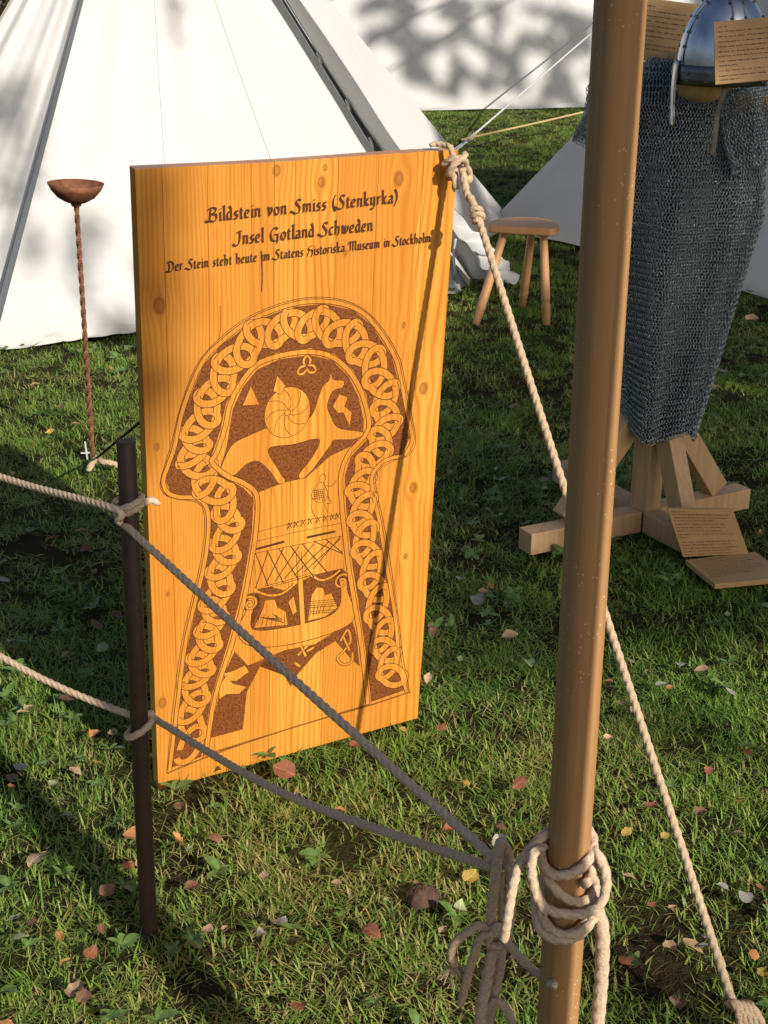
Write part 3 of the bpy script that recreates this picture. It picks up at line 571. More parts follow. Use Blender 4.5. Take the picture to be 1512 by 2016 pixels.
def rails():
    r = .0052
    p1 = on_post(1000); e = D(983, 1700, 1.385)
    root = empty('barrier_rope', p1); L = lambda P: [p-p1 for p in P]
    left = D(-260, 850, 2.62)
    rope(L([left, lerp(left, p1, .6)+Vector((0, 0, -.012)), p1+Vector((-.022, -.012, .004)), p1+Vector((-.012, -.024, -.012)), p1+Vector((.012, -.03, -.03)), lerp(p1, e, .5)+Vector((0, 0, -.02)), e]), r, 'rail_length', ROPE_G, root)
    rope(L(loops(p1+Vector((.0, .0, -.004)), .0195, r, 2.1, .009, .006, 2.5)), r*.95, 'post_hitch', ROPE_G, root)
    rope(L([p1+Vector((.018, .006, .004)), p1+Vector((.03, .012, .008)), p1+Vector((.042, .02, .0))]), r, 'rope_tail', ROPE_G, root, tail=True)
    tag(root, 'upper hemp barrier rope hitched below the top of the brown post', 'rope', None)
    p2 = on_post(1436); e2 = D(980, 1712, 1.39); left = D(-260, 1130, 2.45)
    root = empty('barrier_rope', p2); L = lambda P: [p-p2 for p in P]
    rope(L([left, lerp(left, p2, .6)+Vector((0, 0, -.012)), p2+Vector((-.012, .018, .014)), p2+Vector((.016, .012, .022)), p2+Vector((.04, -.01, .016)), lerp(p2, e2, .5)+Vector((0, 0, -.012)), e2]), r, 'rail_length', ROPE_G, root)
    rope(L(loops(p2+Vector((0, 0, .0)), .0195, r, 1.2, .004, .012, 1.2)), r, 'post_hitch', ROPE_G, root)
    tag(root, 'lower hemp barrier rope hitched halfway down the brown post', 'rope', None)
rails()
def knot():
    r = .0047; root = empty('knotted_rope', (PX, PY, .6)); R0 = Vector(root.location); L = lambda P: [p-R0 for p in P]
    zc = lambda py: D(1120, py, PY).z
    def lp(py_front, tilt, R, a0=0, turns=1.0, wob=0, ph=0):
        c = Vector((PX, PY, zc(py_front))); out = []
        for k in range(int(turns*28)+1):
            a = R_(a0)+2*math.pi*k/28; rr = R+wob*math.sin(a+ph)
            out.append(c+Vector((rr*math.cos(a), rr*math.sin(a), tilt[0]*math.cos(a)+tilt[1]*math.sin(a))))
        return out
    # front is angle -90 deg; tilt[0] raises the right side, tilt[1]<0 lifts the front
    rope(L(lp(1672, (.010, .012), PR+.006, -200, 1.15)), r, 'wrap', ROPE_G, root)
    rope(L(lp(1722, (-.012, .012), PR+.007, -215, 1.2, .004, 1)), r, 'wrap', ROPE_G, root)
    rope(L(lp(1768, (.004, .022), PR+.009, -210, 1.1, .006, 2)), r, 'wrap', ROPE_G, root)
    rope(L(lp(1778, (.008, .020), PR+.011, -190, 1.05, .005, .5)), r, 'wrap', ROPE_G, root)
    rope(L(lp(1790, (.006, .014), PR+.008, -180, 1.2, .004, 3)), r, 'wrap', ROPE_G, root)
    y = PY-.022
    rope(L([D(1150, 1660, PY+.01), D(1172, 1676, y+.01), D(1190, 1710, y), D(1193, 1748, y-.006), D(1178, 1784, y-.01), D(1140, 1800, y-.012), D(1090, 1795, y-.01), D(1060, 1775, y)]), r, 'wrap', ROPE_G, root)
    rope(L([D(1150, 1690, PY+.012), D(1166, 1712, y+.006), D(1160, 1730, y+.005), D(1150, 1742, y-.003)]), r, 'wrap', ROPE_G, root)
    rope(L([D(1162, 1770, y+.004), D(1178, 1800, y+.006), D(1186, 1840, y+.01), D(1184, 1920, y+.012), D(1174, 2040, y+.02)]), r*1.45, 'hanging_tail', ROPE_G, root)
    rope(L([D(1085, 1634, PY+.012), D(1062, 1652, PY), D(1030, 1690, PY-.01), D(1012, 1735, PY-.02), D(1000, 1800, PY-.025), D(992, 1850, PY-.02)]), r, 'strand', ROPE_G, root)
    rope(L([D(1072, 1665, PY+.004), D(1052, 1680, y), D(1046, 1712, y-.004), D(1056, 1760, y-.004), D(1076, 1795, y-.006)]), r, 'strand', ROPE_G, root)
    # bundle where the rails are gathered
    y = 1.375
    rope(L([D(1004, 1700, y+.012), D(996, 1672, y+.004), D(985, 1658, y-.006), D(980, 1690, y-.01), D(972, 1750, y-.008), D(966, 1810, y), D(972, 1846, y)]), r*1.15, 'strand', ROPE_G, root)
    rope(L([D(990, 1690, y+.02), D(1000, 1700, y+.012), D(1006, 1740, y+.006), D(1004, 1800, y+.004), D(996, 1850, y)]), r*1.1, 'strand', ROPE_G, root)
    rope(L([D(986, 1720, y+.006), D(988, 1780, y+.008), D(986, 1815, y+.006)]), r*.9, 'strand', ROPE_T, root)
    rope(L([D(962, 1838, y), D(980, 1826, y-.012), D(1000, 1842, y-.004), D(986, 1862, y-.012), D(964, 1856, y-.008), D(966, 1838, y-.01), D(990, 1834, y-.014)]), r*1.1, 'binding', ROPE_G, root)
    rope(L([D(966, 1840, y), D(948, 1822, y-.008), D(920, 1836, y-.012), D(896, 1856, y-.01), D(888, 1882, y-.006), D(896, 1900, y)]), r, 'loose_end', ROPE_T, root)
    rope(L([D(962, 1842, y-.01), D(946, 1846, y-.014), D(930, 1890, y-.014), D(916, 1940, y-.012), D(906, 1980, y-.01)]), r, 'loose_end', ROPE_T, root, tail=True)
    rope(L([D(984, 1836, y-.012), D(1004, 1862, y-.02), D(1030, 1892, y-.03), D(1066, 1922, y-.04), D(1092, 1940, PY-.032)]), r, 'loose_end', ROPE_G, root, tail=True)
    rope(L([D(974, 1850, y), D(966, 1890, y-.006), D(954, 1950, y-.008), D(944, 2030, y-.008), D(950, 2100, y)]), r*1.3, 'hanging_tail', ROPE_G, root)
    rope(L([D(986, 1852, y), D(984, 1900, y), D(972, 1960, y+.004), D(958, 2030, y+.006)]), r*1.2, 'hanging_tail', ROPE_G, root)
    rope(L([D(955, 1990, y), D(975, 1972, y-.01), D(1000, 1992, y-.012), D(1010, 2040, y-.01)]), r, 'loose_end', ROPE_G, root)
    # frayed brush of fibres
    q = MB(); rnd = random.Random(8); c0 = D(896, 1894, y)
    for k in range(70):
        a = rnd.uniform(-.8, .8); l = rnd.uniform(.012, .03); d = Vector((math.sin(a), rnd.uniform(-.5, .5), -1)).normalized(); e_ = c0+d*l+Vector((rnd.uniform(-.006, .006), 0, rnd.uniform(-.004, .004)))
        q.tube([c0+Vector((rnd.uniform(-.003, .003), 0, 0)), lerp(c0, e_, .5)+Vector((rnd.uniform(-.004, .004), 0, 0)), e_], .0005, 4)
    q.v = [tuple(Vector(v)-R0) for v in q.v]; q.build('frayed_end', ROPE_T, root)
    tag(root, 'tangle of grey hemp rope knotted round the foreground pole with frayed ends', 'rope')
knot()

# ------------------------------------------------------------------ fire bowl on a twisted stake
def fire_bowl():
    b0 = G(183, 905); top = D(150, 398, b0.y); root = empty('fire_bowl', b0)
    q = MB(); n = 90; pts = [lerp(Vector((0, 0, -.05)), top-b0, k/n) for k in range(n+1)]
    s = 4; rr = .0085; tg = (top-b0).normalized(); x = tg.orthogonal().normalized(); y = tg.cross(x); bi = 0
    for i, p in enumerate(pts):
        a0 = i*.42
        for k in range(4): a = a0+k*math.pi/2; q.v.append(tuple(p+x*math.cos(a)*rr+y*math.sin(a)*rr))
    for i in range(n):
        for k in range(4): k2 = (k+1) % 4; q.f.append((i*4+k, i*4+k2, i*4+4+k2, i*4+4+k))
    q.build('twisted_stake', RUST, root)
    prof = [(.002, 0), (.03, .002), (.055, .016), (.074, .038), (.084, .058), (.0815, .058), (.071, .04), (.05, .021), (.002, .008)]
    MB().lathe(prof, 40, Matrix.Translation(top-b0+Vector((0, 0, -.002)))@Matrix.Rotation(R_(2.5), 4, 'Y')).build('bowl', RUST, root, smooth=True)
    MB().lathe([(.014, -.012), (.018, .0), (.012, .012)], 16, Matrix.Translation(top-b0)).build('collar', RUST, root, smooth=True)
    tag(root, 'rusty iron bowl on a twisted stake in front of the pyramid tent', 'fire bowl')
fire_bowl()
b0 = G(176, 905)
q = MB(); q.bar(Vector((-.006, 0, .0)), Vector((-.010, 0, .06)), .005, .004); q.bar(Vector((-.026, 0, .022)), Vector((.010, 0, .024)), .004, .004, (0, 1, 0)); o = q.build('peg_marker', WHITEP); o.location = b0; tag(o, 'small white cross-shaped peg in the grass at the fire bowl foot', 'peg')
q = MB(); rope([G(193, 902, .03), G(182, 912, .035), G(174, 928, .02)], .009, '', None, mb=q); rope([G(190, 900, .03), G(200, 908, .035), G(222, 912, .03), G(234, 918, .02)], .008, '', None, mb=q)
tag(q.build('knot_bundle', ROPE_T, smooth=True), 'short pale rope ends knotted at the foot of the fire bowl', 'rope')
q = MB(); q.tube([G(190, 902, .03), board_pt(320, 800, -.035)+Vector((.02, .0, 0))], .0035, 8); tag(q.build('guy_line', CORD_D, smooth=True), 'thin dark cord running from the fire bowl foot behind the board', 'rope')

# ------------------------------------------------------------------ stool
def stool():
    root = empty('stool', G(1020, 615)); R0 = Vector(root.location); zs = D(1028, 436, 6.42).z; th = .036
    a = D(958, 437, 6.36); b_ = D(1096, 449, 6.28); ax = (b_-a); ax.z = 0; w = ax.length; ax.normalize(); ay = Vector((-ax.y, ax.x, 0)); c0 = (a+b_)/2
    pts = [(-w/2, .0), (-w/2+.02, -.022), (0, -.03), (w/2-.02, -.022), (w/2, .0)]+[(w/2*math.cos(t_)*1.0, .045+.19*math.sin(t_)) for t_ in [math.pi*k/16 for k in range(17)]]
    fr = Matrix((ax, ay, Vector((0, 0, 1)))).transposed().to_4x4(); fr.translation = Vector((c0.x, c0.y, zs-th))-R0
    MB().prism(pts, 0, th, fr).build('seat', STOOLW, root, bevel=.009)
    for (tx, ty), foot in (((-.075, .03), G(936, 640)), ((.09, .04), G(1076, 640)), ((.02, .16), G(1028, 604))):
        t0 = Vector((c0.x, c0.y, zs-th+.004))+ax*tx+ay*ty; q = MB(); L_ = (foot-t0).length; pr = []
        for k in range(41):
            s = k/40; r = lerp(.0165, .0205, min(1, s*1.4)); d = (1-s)*L_
            for g_ in (.045, .062, .10): r -= .0035*math.exp(-((d-g_)/.004)**2)
            if s > .85: r *= 1-.25*(s-.85)/.15
            pr.append(r)
        q.tube([lerp(t0, foot, k/40)-R0 for k in range(41)], pr, 16); q.build('leg', STOOLW, root, smooth=True)
    tag(root, 'three-legged wooden stool with turned feet in front of the low tent', 'stool')
stool()

# ------------------------------------------------------------------ mail stand, coat, helmet
SC0 = G(1266, 1043)
def mail_stand():
    root = empty('armour_stand', SC0); R0 = SC0; up = Vector((0, 0, 1))
    A1, A2 = G(1032, 1092), G(1460, 1000); B1, B2 = G(1372, 1098), G(1103, 948)
    w, h = .062, .062
    for k, (s, e_) in enumerate(((A1, A2), (B1, B2))):
        for endp in (s, e_):
            d = (endp-SC0); d.z = 0; dn = d.normalized(); q = MB(); q.bar(dn*.0318+up*(h/2+.008), Vector((d.x, d.y, 0))+up*(h/2+.008), w, h); q.build('foot', PINE, root, bevel=.003)
            reach = min(.28, d.length*.62); hi = .36; q = MB(); q.bar(dn*(.026+reach)+up*(h+.022), dn*.05+up*hi, .05, .062, dn.cross(up).cross(dn)); q.build('brace', PINE, root, bevel=.003)
    q = MB(); q.box(up*.68, (.031, 0, 0), (0, .031, 0), up*.615); o = q.build('post', PINE, root, bevel=.003); o.rotation_euler.z = R_(38)
    q = MB(); a = D(1175, 190, 4.05)-R0; b_ = D(1540, 205, 3.8)-R0; q.bar(a, b_, .04, .04); q.build('crossbar', PINE, root, bevel=.003)
    hc = D(1385, 150, 3.72)-R0
    MB().lathe([(.002, -.062), (.03, -.058), (.055, -.045), (.072, -.02), (.078, .01), (.07, .05), (.002, .09)], 28, Matrix.Translation(hc)).build('head_form', PINE, root, smooth=True)
    q = MB(); q.tube([hc+Vector((.0, .04, .0)), hc+Vector((-.05, .19, -.02)), hc+Vector((-.10, .24, -.1))], .02, 12); q.build('neck_dowel', PINE, root, smooth=True)
    tag(root, 'pale pine armour stand with crossed feet and diagonal braces', 'stand')
mail_stand()
def scatter(name, pts, rots, scls, idx, col, parent=None, kind='stuff'):
    me = bpy.data.meshes.new(name); me.from_pydata([tuple(p) for p in pts], [], [])
    for nm, ty, dat, key in (('rot', 'FLOAT_VECTOR', rots, 'vector'), ('scl', 'FLOAT_VECTOR', scls, 'vector'), ('idx', 'INT', idx, 'value')):
        a = me.attributes.new(nm, ty, 'POINT'); a.data.foreach_set(key, np.asarray(dat, dtype=np.float32 if ty != 'INT' else np.int32).ravel())
    o = bpy.data.objects.new(name, me); COL.objects.link(o); o.parent = parent
    ng = bpy.data.node_groups.new(name+'_scatter', 'GeometryNodeTree'); ng.interface.new_socket('Geometry', in_out='INPUT', socket_type='NodeSocketGeometry'); ng.interface.new_socket('Geometry', in_out='OUTPUT', socket_type='NodeSocketGeometry')
    N = ng.nodes; gi = N.new('NodeGroupInput'); go = N.new('NodeGroupOutput'); ip = N.new('GeometryNodeInstanceOnPoints'); ci = N.new('GeometryNodeCollectionInfo')
    ci.inputs['Collection'].default_value = col; ci.inputs['Separate Children'].default_value = True; ci.inputs['Reset Children'].default_value = True
    def attr(nm, ty): a = N.new('GeometryNodeInputNamedAttribute'); a.data_type = ty; a.inputs['Name'].default_value = nm; return a.outputs['Attribute']
    er = N.new('FunctionNodeEulerToRotation'); L = ng.links
    L.new(attr('rot', 'FLOAT_VECTOR'), er.inputs[0]); L.new(gi.outputs[0], ip.inputs['Points']); L.new(ci.outputs[0], ip.inputs['Instance']); ip.inputs['Pick Instance'].default_value = True
    L.new(attr('idx', 'INT'), ip.inputs['Instance Index']); L.new(er.outputs[0], ip.inputs['Rotation']); L.new(attr('scl', 'FLOAT_VECTOR'), ip.inputs['Scale']); L.new(ip.outputs[0], go.inputs[0])
    md = o.modifiers.new('scatter', 'NODES'); md.node_group = ng
    if kind: o['kind'] = kind
    return o
def proto_col(name, meshes):
    c = bpy.data.collections.new(name)
    for i, me in enumerate(meshes): c.objects.link(bpy.data.objects.new('%s_%02d' % (name, i), me))
    return c
def ring_mesh():
    q = MB(); n, k = 12, 4; R, r = .0062, .00105
    for i in range(n):
        a = 2*math.pi*i/n
        for j in range(k): b_ = 2*math.pi*j/k+.78; q.v.append(((R+r*math.cos(b_))*math.cos(a), r*1.2*math.sin(b_), (R+r*math.cos(b_))*math.sin(a)))
    for i in range(n):
        for j in range(k): q.f.append((i*k+j, i*k+(j+1) % k, ((i+1) % n)*k+(j+1) % k, ((i+1) % n)*k+j))
    me = bpy.data.meshes.new('ring'); me.from_pydata(q.v, [], q.f); me.materials.append(RING); me.polygons.foreach_set('use_smooth', [True]*len(me.polygons)); return me
def mail_coat():
    root = empty('mail_coat', D(1330, 500, 3.92)); R0 = Vector(root.location); RC = proto_col('mail_ring', [ring_mesh()])
    rnd = random.Random(6)
    # silhouette (photo rows): left x, right x, depth of the front fold
    rows = [(118, 1280, 1400, 3.93, .05), (150, 1240, 1470, 3.93, .07), (200, 1212, 1500, 3.92, .085), (300, 1200, 1506, 3.92, .10), (420, 1198, 1503, 3.91, .105), (520, 1200, 1470, 3.91, .105), (690, 1210, 1418, 3.9, .10), (790, 1218, 1387, 3.89, .09), (850, 1224, 1368, 3.88, .085)]
    def row(v):
        x = v*(len(rows)-1); i = min(len(rows)-2, int(x)); f = x-i; return [lerp(a, b_, f) for a, b_ in zip(rows[i], rows[i+1])]
    def surf(u, v):                        # u round the body from left (0) over the front (.25) to right (.5) and back
        py, xl, xr, y, dp = row(v); L_, R2 = D(xl, py, y), D(xr, py, y-.03); c = (L_+R2)/2; w = (R2-L_).length/2; a = math.pi*(1-2*u)
        fold = 1+(.16*math.sin(u*30+v*2.5)+.09*math.sin(u*53+1+v*4))*sm(v*1.6)
        ca, sa = math.cos(a), math.sin(a); ca = math.copysign(abs(ca)**.8, ca)
        p = c+Vector((ca*w, -sa*dp*fold*1.0, 0))
        if v > .72: p.z += (.02*math.sin(u*20+1)+.055*max(0, .32-u)*2)*(v-.72)/.28*(1 if u < .5 else .3)
        return p
    q = MB().patch(lambda u, v: surf(u, v), 72, 60)
    # inner dark sheet standing in for the shade between rings, drawn in a little
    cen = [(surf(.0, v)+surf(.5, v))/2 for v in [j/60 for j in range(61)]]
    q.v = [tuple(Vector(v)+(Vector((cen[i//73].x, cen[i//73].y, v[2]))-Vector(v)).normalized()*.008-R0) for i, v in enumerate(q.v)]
    q.build('gap_shade', GAP_SHADE, root, smooth=True)
    P, RT, SCL = [], [], []
    def mail_on(S, hp=.0083, vp=.0084):
        # march rows down the surface at even spacing, rings evenly round each row
        v = 0; k = 0
        while v < 1:
            N_ = 120; loop = [S(i/N_, v) for i in range(N_+1)]; cum = [0]
            for a, b_ in zip(loop[:-1], loop[1:]): cum.append(cum[-1]+(b_-a).length)
            n = max(6, int(cum[-1]/hp)); ii = 0
            for j in range(n):
                t_ = (j+.5*(k % 2)*1.0)/n*cum[-1]
                while ii < N_-1 and cum[ii+1] < t_: ii += 1
                f = (t_-cum[ii])/max(1e-9, cum[ii+1]-cum[ii]); p = lerp(loop[ii], loop[ii+1], f); tg = (loop[ii+1]-loop[ii]).normalized(); u = (ii+f)/N_
                dn = (S(u, min(1, v+.01))-S(u, max(0, v-.01))).normalized(); nr = tg.cross(dn).normalized()
                lean = R_(40 if k % 2 else -40)+rnd.gauss(0, .22)
                x = (tg*math.cos(lean)+nr*math.sin(lean)).normalized(); z = (-dn+nr*rnd.gauss(0, .12)); z = (z-x*z.dot(x)).normalized(); y = z.cross(x)
                e_ = Matrix((x, y, z)).transposed().to_euler(); P.append(p+nr*rnd.gauss(0, .0006)-R0); RT.append(tuple(e_)); SCL.append((1, 1, 1))
            mid = (S(.25, min(1, v+.01))-S(.25, v)).length+1e-6; v += vp/mid*.01; k += 1
    mail_on(surf)
    ring_o = scatter('ring_mesh', P, RT, SCL, [0]*len(P), RC, root)
    # short sleeves
    for side, a0, a1, rr in (('sleeve', D(1215, 195, 3.95), D(1168, 292, 3.98), (.07, .055)), ('sleeve', D(1462, 190, 3.86), D(1505, 322, 3.80), (.085, .075))):
        ax = (a1-a0).normalized(); sx = ax.cross(Vector((0, 1, 0))).normalized(); sy = sx.cross(ax)
        def slv(u, v, a0=a0, a1=a1, rr=rr, sx=sx, sy=sy):
            a = 2*math.pi*u; r_ = lerp(rr[0], rr[1], v)*(1+.12*math.sin(3*a+v*4)+.07*math.sin(7*a+v)); return lerp(a0, a1, v)+sx*math.cos(a)*r_+sy*math.sin(a)*r_*.75
        P, RT, SCL = [], [], []
        mail_on(slv)
        scatter(side, P, RT, SCL, [0]*len(P), RC, root)
    tag(root, 'steel ring mail coat hanging on the pine armour stand', 'mail coat')
mail_coat()
def helmet():
    c = D(1423, 136, 3.70); root = empty('helmet', c); face = Vector((-.985, -.17, 0)).normalized(); side = Vector((face.y, -face.x, 0)); H = .185
    def dome(a, v, off=0):                 # a round from the face, v from brow to apex
        r = (1-v**2.3)**.62; return face*(math.cos(a)*(.110*r+off*r))+side*(math.sin(a)*(.094*r+off*r))+Vector((0, 0, v*H+off*v))
    MB().patch(lambda u, v: dome(2*math.pi*u, v*.999), 64, 26).build('bowl', STEEL, root, smooth=True)
    def strip(f, nu, nv, name, mt, sol=.002): return MB().patch(f, nu, nv).build(name, mt, root, smooth=True, solid=sol)
    for a in (0, 90, 180, 270):
        def band(u, v, a=R_(a)): hw = lerp(.021, .012, v); r = max(.02, .11*(1-v**2.3)**.62); return dome(a+(u-.5)*2*min(.9, hw/r), v*.985, .0022)
        rib = strip(band, 8, 24, 'rib', STEEL)
        for k in range(5):
            for s in (-1, 1):
                v = .1+.18*k; r = .11*(1-v**2.3)**.62; p = dome(R_(a)+s*.016/r, v, .0036)
                q = MB(); q.lathe([(.0042, -.001), (.0038, .0012), (.0018, .0024)], 8, Matrix.Translation(p)@(p-Vector((0, 0, .02))).to_track_quat('Z', 'Y').to_matrix().to_4x4()); q.build('rivet', STEEL_D, rib, smooth=True)
    brow = strip(lambda u, v: dome(2*math.pi*u, 0, .0035)*1.0+Vector((0, 0, lerp(-.034, .012, v))), 64, 3, 'brow_band', STEEL_D, .002)
    strip(lambda u, v: dome((u-.5)*.26*(1 if v > .25 else 1.15), 0, .008)+Vector((0, 0, lerp(-.135, .02, v)))+face*(.004*math.sin(math.pi*v)), 6, 14, 'nasal', STEEL, .0035)
    for a in (-.9, -.45, .45, .9, 1.5, -1.5, 2.2, -2.2):
        for z in (-.024, -.006):
            p = dome(a, 0, .006)+Vector((0, 0, z)); MB().lathe([(.004, -.001), (.0034, .0012), (.0016, .002)], 8, Matrix.Translation(p)@Vector((p.x, p.y, 0)).to_track_quat('Z', 'Y').to_matrix().to_4x4()).build('rivet', STEEL_D, brow, smooth=True)
    s0 = D(1428, 168, 3.62)-c; s1 = [s0, D(1424, 185, 3.6)-c, D(1412, 225, 3.6)-c, D(1408, 265, 3.6)-c, D(1402, 306, 3.61)-c]; sp = spline(s1, .006)
    def strap(u, v): x = v*(len(sp)-1); i = min(len(sp)-2, int(x)); return lerp(sp[i], sp[i+1], x-i)+Vector(((u-.5)*.014, (u-.5)*.006, 0))
    strip(strap, 2, 30, 'chin_strap', LEATHER, .002)
    tag(root, 'riveted iron helmet with nose guard perched on the armour stand', 'helmet')
helmet()

# ------------------------------------------------------------------ text signs
def sign(TL, TR, BR, BL_, rows, label, seed, thick=.006, ind=.06):
    c = (TL+TR+BR+BL_)/4; root = empty('text_sign', c); rnd = random.Random(seed); n = (TR-TL).cross(BL_-TL).normalized(); n = n if n.dot(CO-c) > 0 else -n
    q = MB(); P = [TL-c, TR-c, BR-c, BL_-c]; q.add([p for p in P]+[p-n*thick for p in P], [(0, 1, 2, 3), (7, 6, 5, 4), (0, 4, 5, 1), (1, 5, 6, 2), (2, 6, 7, 3), (3, 7, 4, 0)]); q.build('panel', PLY, root, bevel=.001)
    q = MB(); f = lambda u, v: lerp(lerp(TL, TR, u), lerp(BL_, BR, u), v)-c+n*.0007
    H = (BL_-TL).length; Wd = (TR-TL).length
    for v, w in rows:                      # illegible rows of small print: short uneven strokes
        u = ind
        while u < ind+w:
            wl = rnd.uniform(.02, .13)
            e = min(u+wl, ind+w); x = u
            while x < e:
                l = .003+.006*rnd.random(); hh = rnd.choice((.010, .012, .014, .022)); dv = rnd.uniform(-.003, .003)
                q.add([f(x, v-hh*.6+dv), f(x+l, v-hh*.6+dv), f(x+l*.8, v+hh*.55+dv), f(x-l*.1, v+hh*.55+dv)], [(0, 1, 2, 3)]); x += l+rnd.uniform(.002, .006)
            u = e+.022
    q.build('small_print', INK, root); tag(root, label, 'sign')
sign(D(1405, 43, 3.50), D(1560, 29, 3.48), D(1562, 153, 3.44), D(1408, 167, 3.46), [(.09, .10), (.17, .86), (.25, .82), (.33, .86), (.41, .84), (.49, .86), (.56, .80), (.64, .86), (.71, .24), (.79, .84), (.87, .80), (.935, .28)], 'tan text sign in front of the iron helmet', 3)
sign(D(1232, -10, 3.99), D(1383, 10, 3.95), D(1372, 134, 3.93), D(1225, 112, 3.97), [(.12, .3), (.2, .72), (.28, .70), (.36, .76), (.44, .60), (.52, .66), (.60, .80), (.67, .30), (.74, .74), (.81, .76)], 'tan text sign behind the helmet on the coat shoulder', 4, ind=.1)
sign(G(1313, 1000, .165), G(1443, 1003, .165), G(1474, 1090, .035), G(1345, 1097, .035), [(.07, .26), (.13, .84), (.20, .82), (.26, .64), (.33, .74), (.40, .74), (.47, .66), (.54, .84), (.60, .14), (.70, .80), (.76, .74), (.83, .82), (.89, .70), (.95, .80)], 'tan text sign leaning against the foot of the armour stand', 5, .012, .05)
sign(G(1350, 1102, .035), G(1487, 1086, .035), G(1556, 1136, .035), G(1408, 1150, .035), [(.1, .5), (.18, .75), (.26, .8), (.34, .7), (.42, .82), (.5, .8), (.58, .66), (.66, .6), (.74, .2)], 'tan text sign lying flat on the grass by the armour stand', 6, .014)

# ------------------------------------------------------------------ guy lines of the far tent
pg = G(884, 306)
q = MB(); q.tube([pg+Vector((0, 0, .02)), D(925, 272, 12.35)], .008, 8); q.tube([pg+Vector((.03, 0, .02)), D(930, 270, 12.3)], .008, 8); q.tube([D(925, 272, 12.35), D(1168, 62, 14.6), D(1330, -78, 16.0)], .0085, 8); q.box(D(928, 271, 12.3), (.03, 0, .03), (0, .012, 0), (-.012, 0, .012))
tag(q.build('guy_line', CORD_W, smooth=False), 'white tent guy line with slider rising behind the pole', 'rope')
q = MB(); q.tube([D(908, 275, 12.0), D(1066, 240, 12.9), D(1160, 218, 13.2), D(1400, 150, 14.8)], .009, 8); tag(q.build('guy_line', CORD_Y, smooth=True), 'straw-coloured guy line crossing the sunlit far grass', 'rope')
q = MB(); q.tube([pg+Vector((0, 0, -.05)), pg+Vector((.0, -.02, .06))], .012, 8); tag(q.build('tent_peg', PINE, smooth=True), 'tent peg behind the board corner holding the white guy line', 'peg')

# ------------------------------------------------------------------ autumn shrub behind the tent corner
def leaf_cloud(q, pts, size, rnd):
    for p in pts:
        d = Vector((rnd.gauss(0, 1), rnd.gauss(0, 1), rnd.gauss(0, 1))).normalized(); x = d.orthogonal().normalized(); y = d.cross(x); s = size*rnd.uniform(.6, 1.3); a = rnd.uniform(0, 6.28); x, y = x*math.cos(a)+y*math.sin(a), y*math.cos(a)-x*math.sin(a)
        q.add([p-x*s, p-y*s*.55, p+x*s, p+y*s*.55+d*s*.2], [(0, 1, 2), (0, 2, 3)])
YLEAF = plain('autumn_foliage', (.42, .30, .10), .8, 0, .6, 9, 0)
TLEAF = plain('tree_foliage', (.06, .075, .02), .7, 0, .5, 4, 0); BARK = plain('tree_bark', (.09, .07, .05), .95, 0, .4, 30, .6)
def shrub():
    c = D(-20, 10, 12.5); c.z = 0; root = empty('autumn_shrub', c); rnd = random.Random(12); pts = []
    while len(pts) < 3500:
        p = Vector((rnd.uniform(-1, 1), rnd.uniform(-1, 1), rnd.uniform(-1, 1)))
        if p.length < 1 and rnd.random() < .3+.7*p.length: pts.append(Vector((p.x*.85, p.y*.8, 1.0+p.z*.95+.1*math.sin(p.x*9))))
    q = MB(); leaf_cloud(q, pts, .05, rnd); q.build('crown', YLEAF, root, kind='stuff')
    for k in range(6):
        a = k*1.05; q = MB(); q.tube(spline([Vector((0, 0, -.05)), Vector((.15*math.cos(a), .15*math.sin(a), .5)), Vector((.5*math.cos(a), .5*math.sin(a), 1.3))], .1), .018, 7); q.build('stem', BARK, root, smooth=True)
    tag(root, 'straw-yellow autumn shrub peeking past the tent edge at top left', 'shrub')
shrub()

# ------------------------------------------------------------------ trees and a second pole towards the sun (outside the frame) that shade the lawn
CAX = Vector((-SUN_AZ.y, SUN_AZ.x, 0)); EAX = TO_SUN.cross(CAX); EAX = EAX if EAX.z > 0 else -EAX
sp2 = front_pole(PX+SUN_AZ.x*1.0-CAX.x*.0285, PY+SUN_AZ.y*1.0-CAX.y*.0285, 'wooden_pole', 'second smooth wooden pole standing out of view to the right', 3.4)
sp2.rotation_mode = 'QUATERNION'; sp2.rotation_quaternion = Vector((0, 0, 1)).rotation_difference(Vector((CAX.x*.0075, CAX.y*.0075, 1)))
def inpoly(x, y, P):
    r = False; j = len(P)-1
    for i in range(len(P)):
        if (P[i][1] > y) != (P[j][1] > y) and x < (P[j][0]-P[i][0])*(y-P[i][1])/(P[j][1]-P[i][1])+P[i][0]: r = not r
        j = i
    return r
CELL = .05
def survey(poly, fn, step):
    xs = [p[0] for p in poly]; ys = [p[1] for p in poly]; out = set(); y = min(ys)
    while y <= max(ys):
        x = min(xs)
        while x <= max(xs):
            if inpoly(x, y, poly):
                P = fn(x, y); out.add((int(math.floor(P.dot(CAX)/CELL)), int(math.floor(P.dot(EAX)/CELL))))
            x += step
        y += step
    return out
def plane_fn(o, n): return lambda x, y: (lambda d: CO+d*((o-CO).dot(n)/d.dot(n)))(ray(x, y))
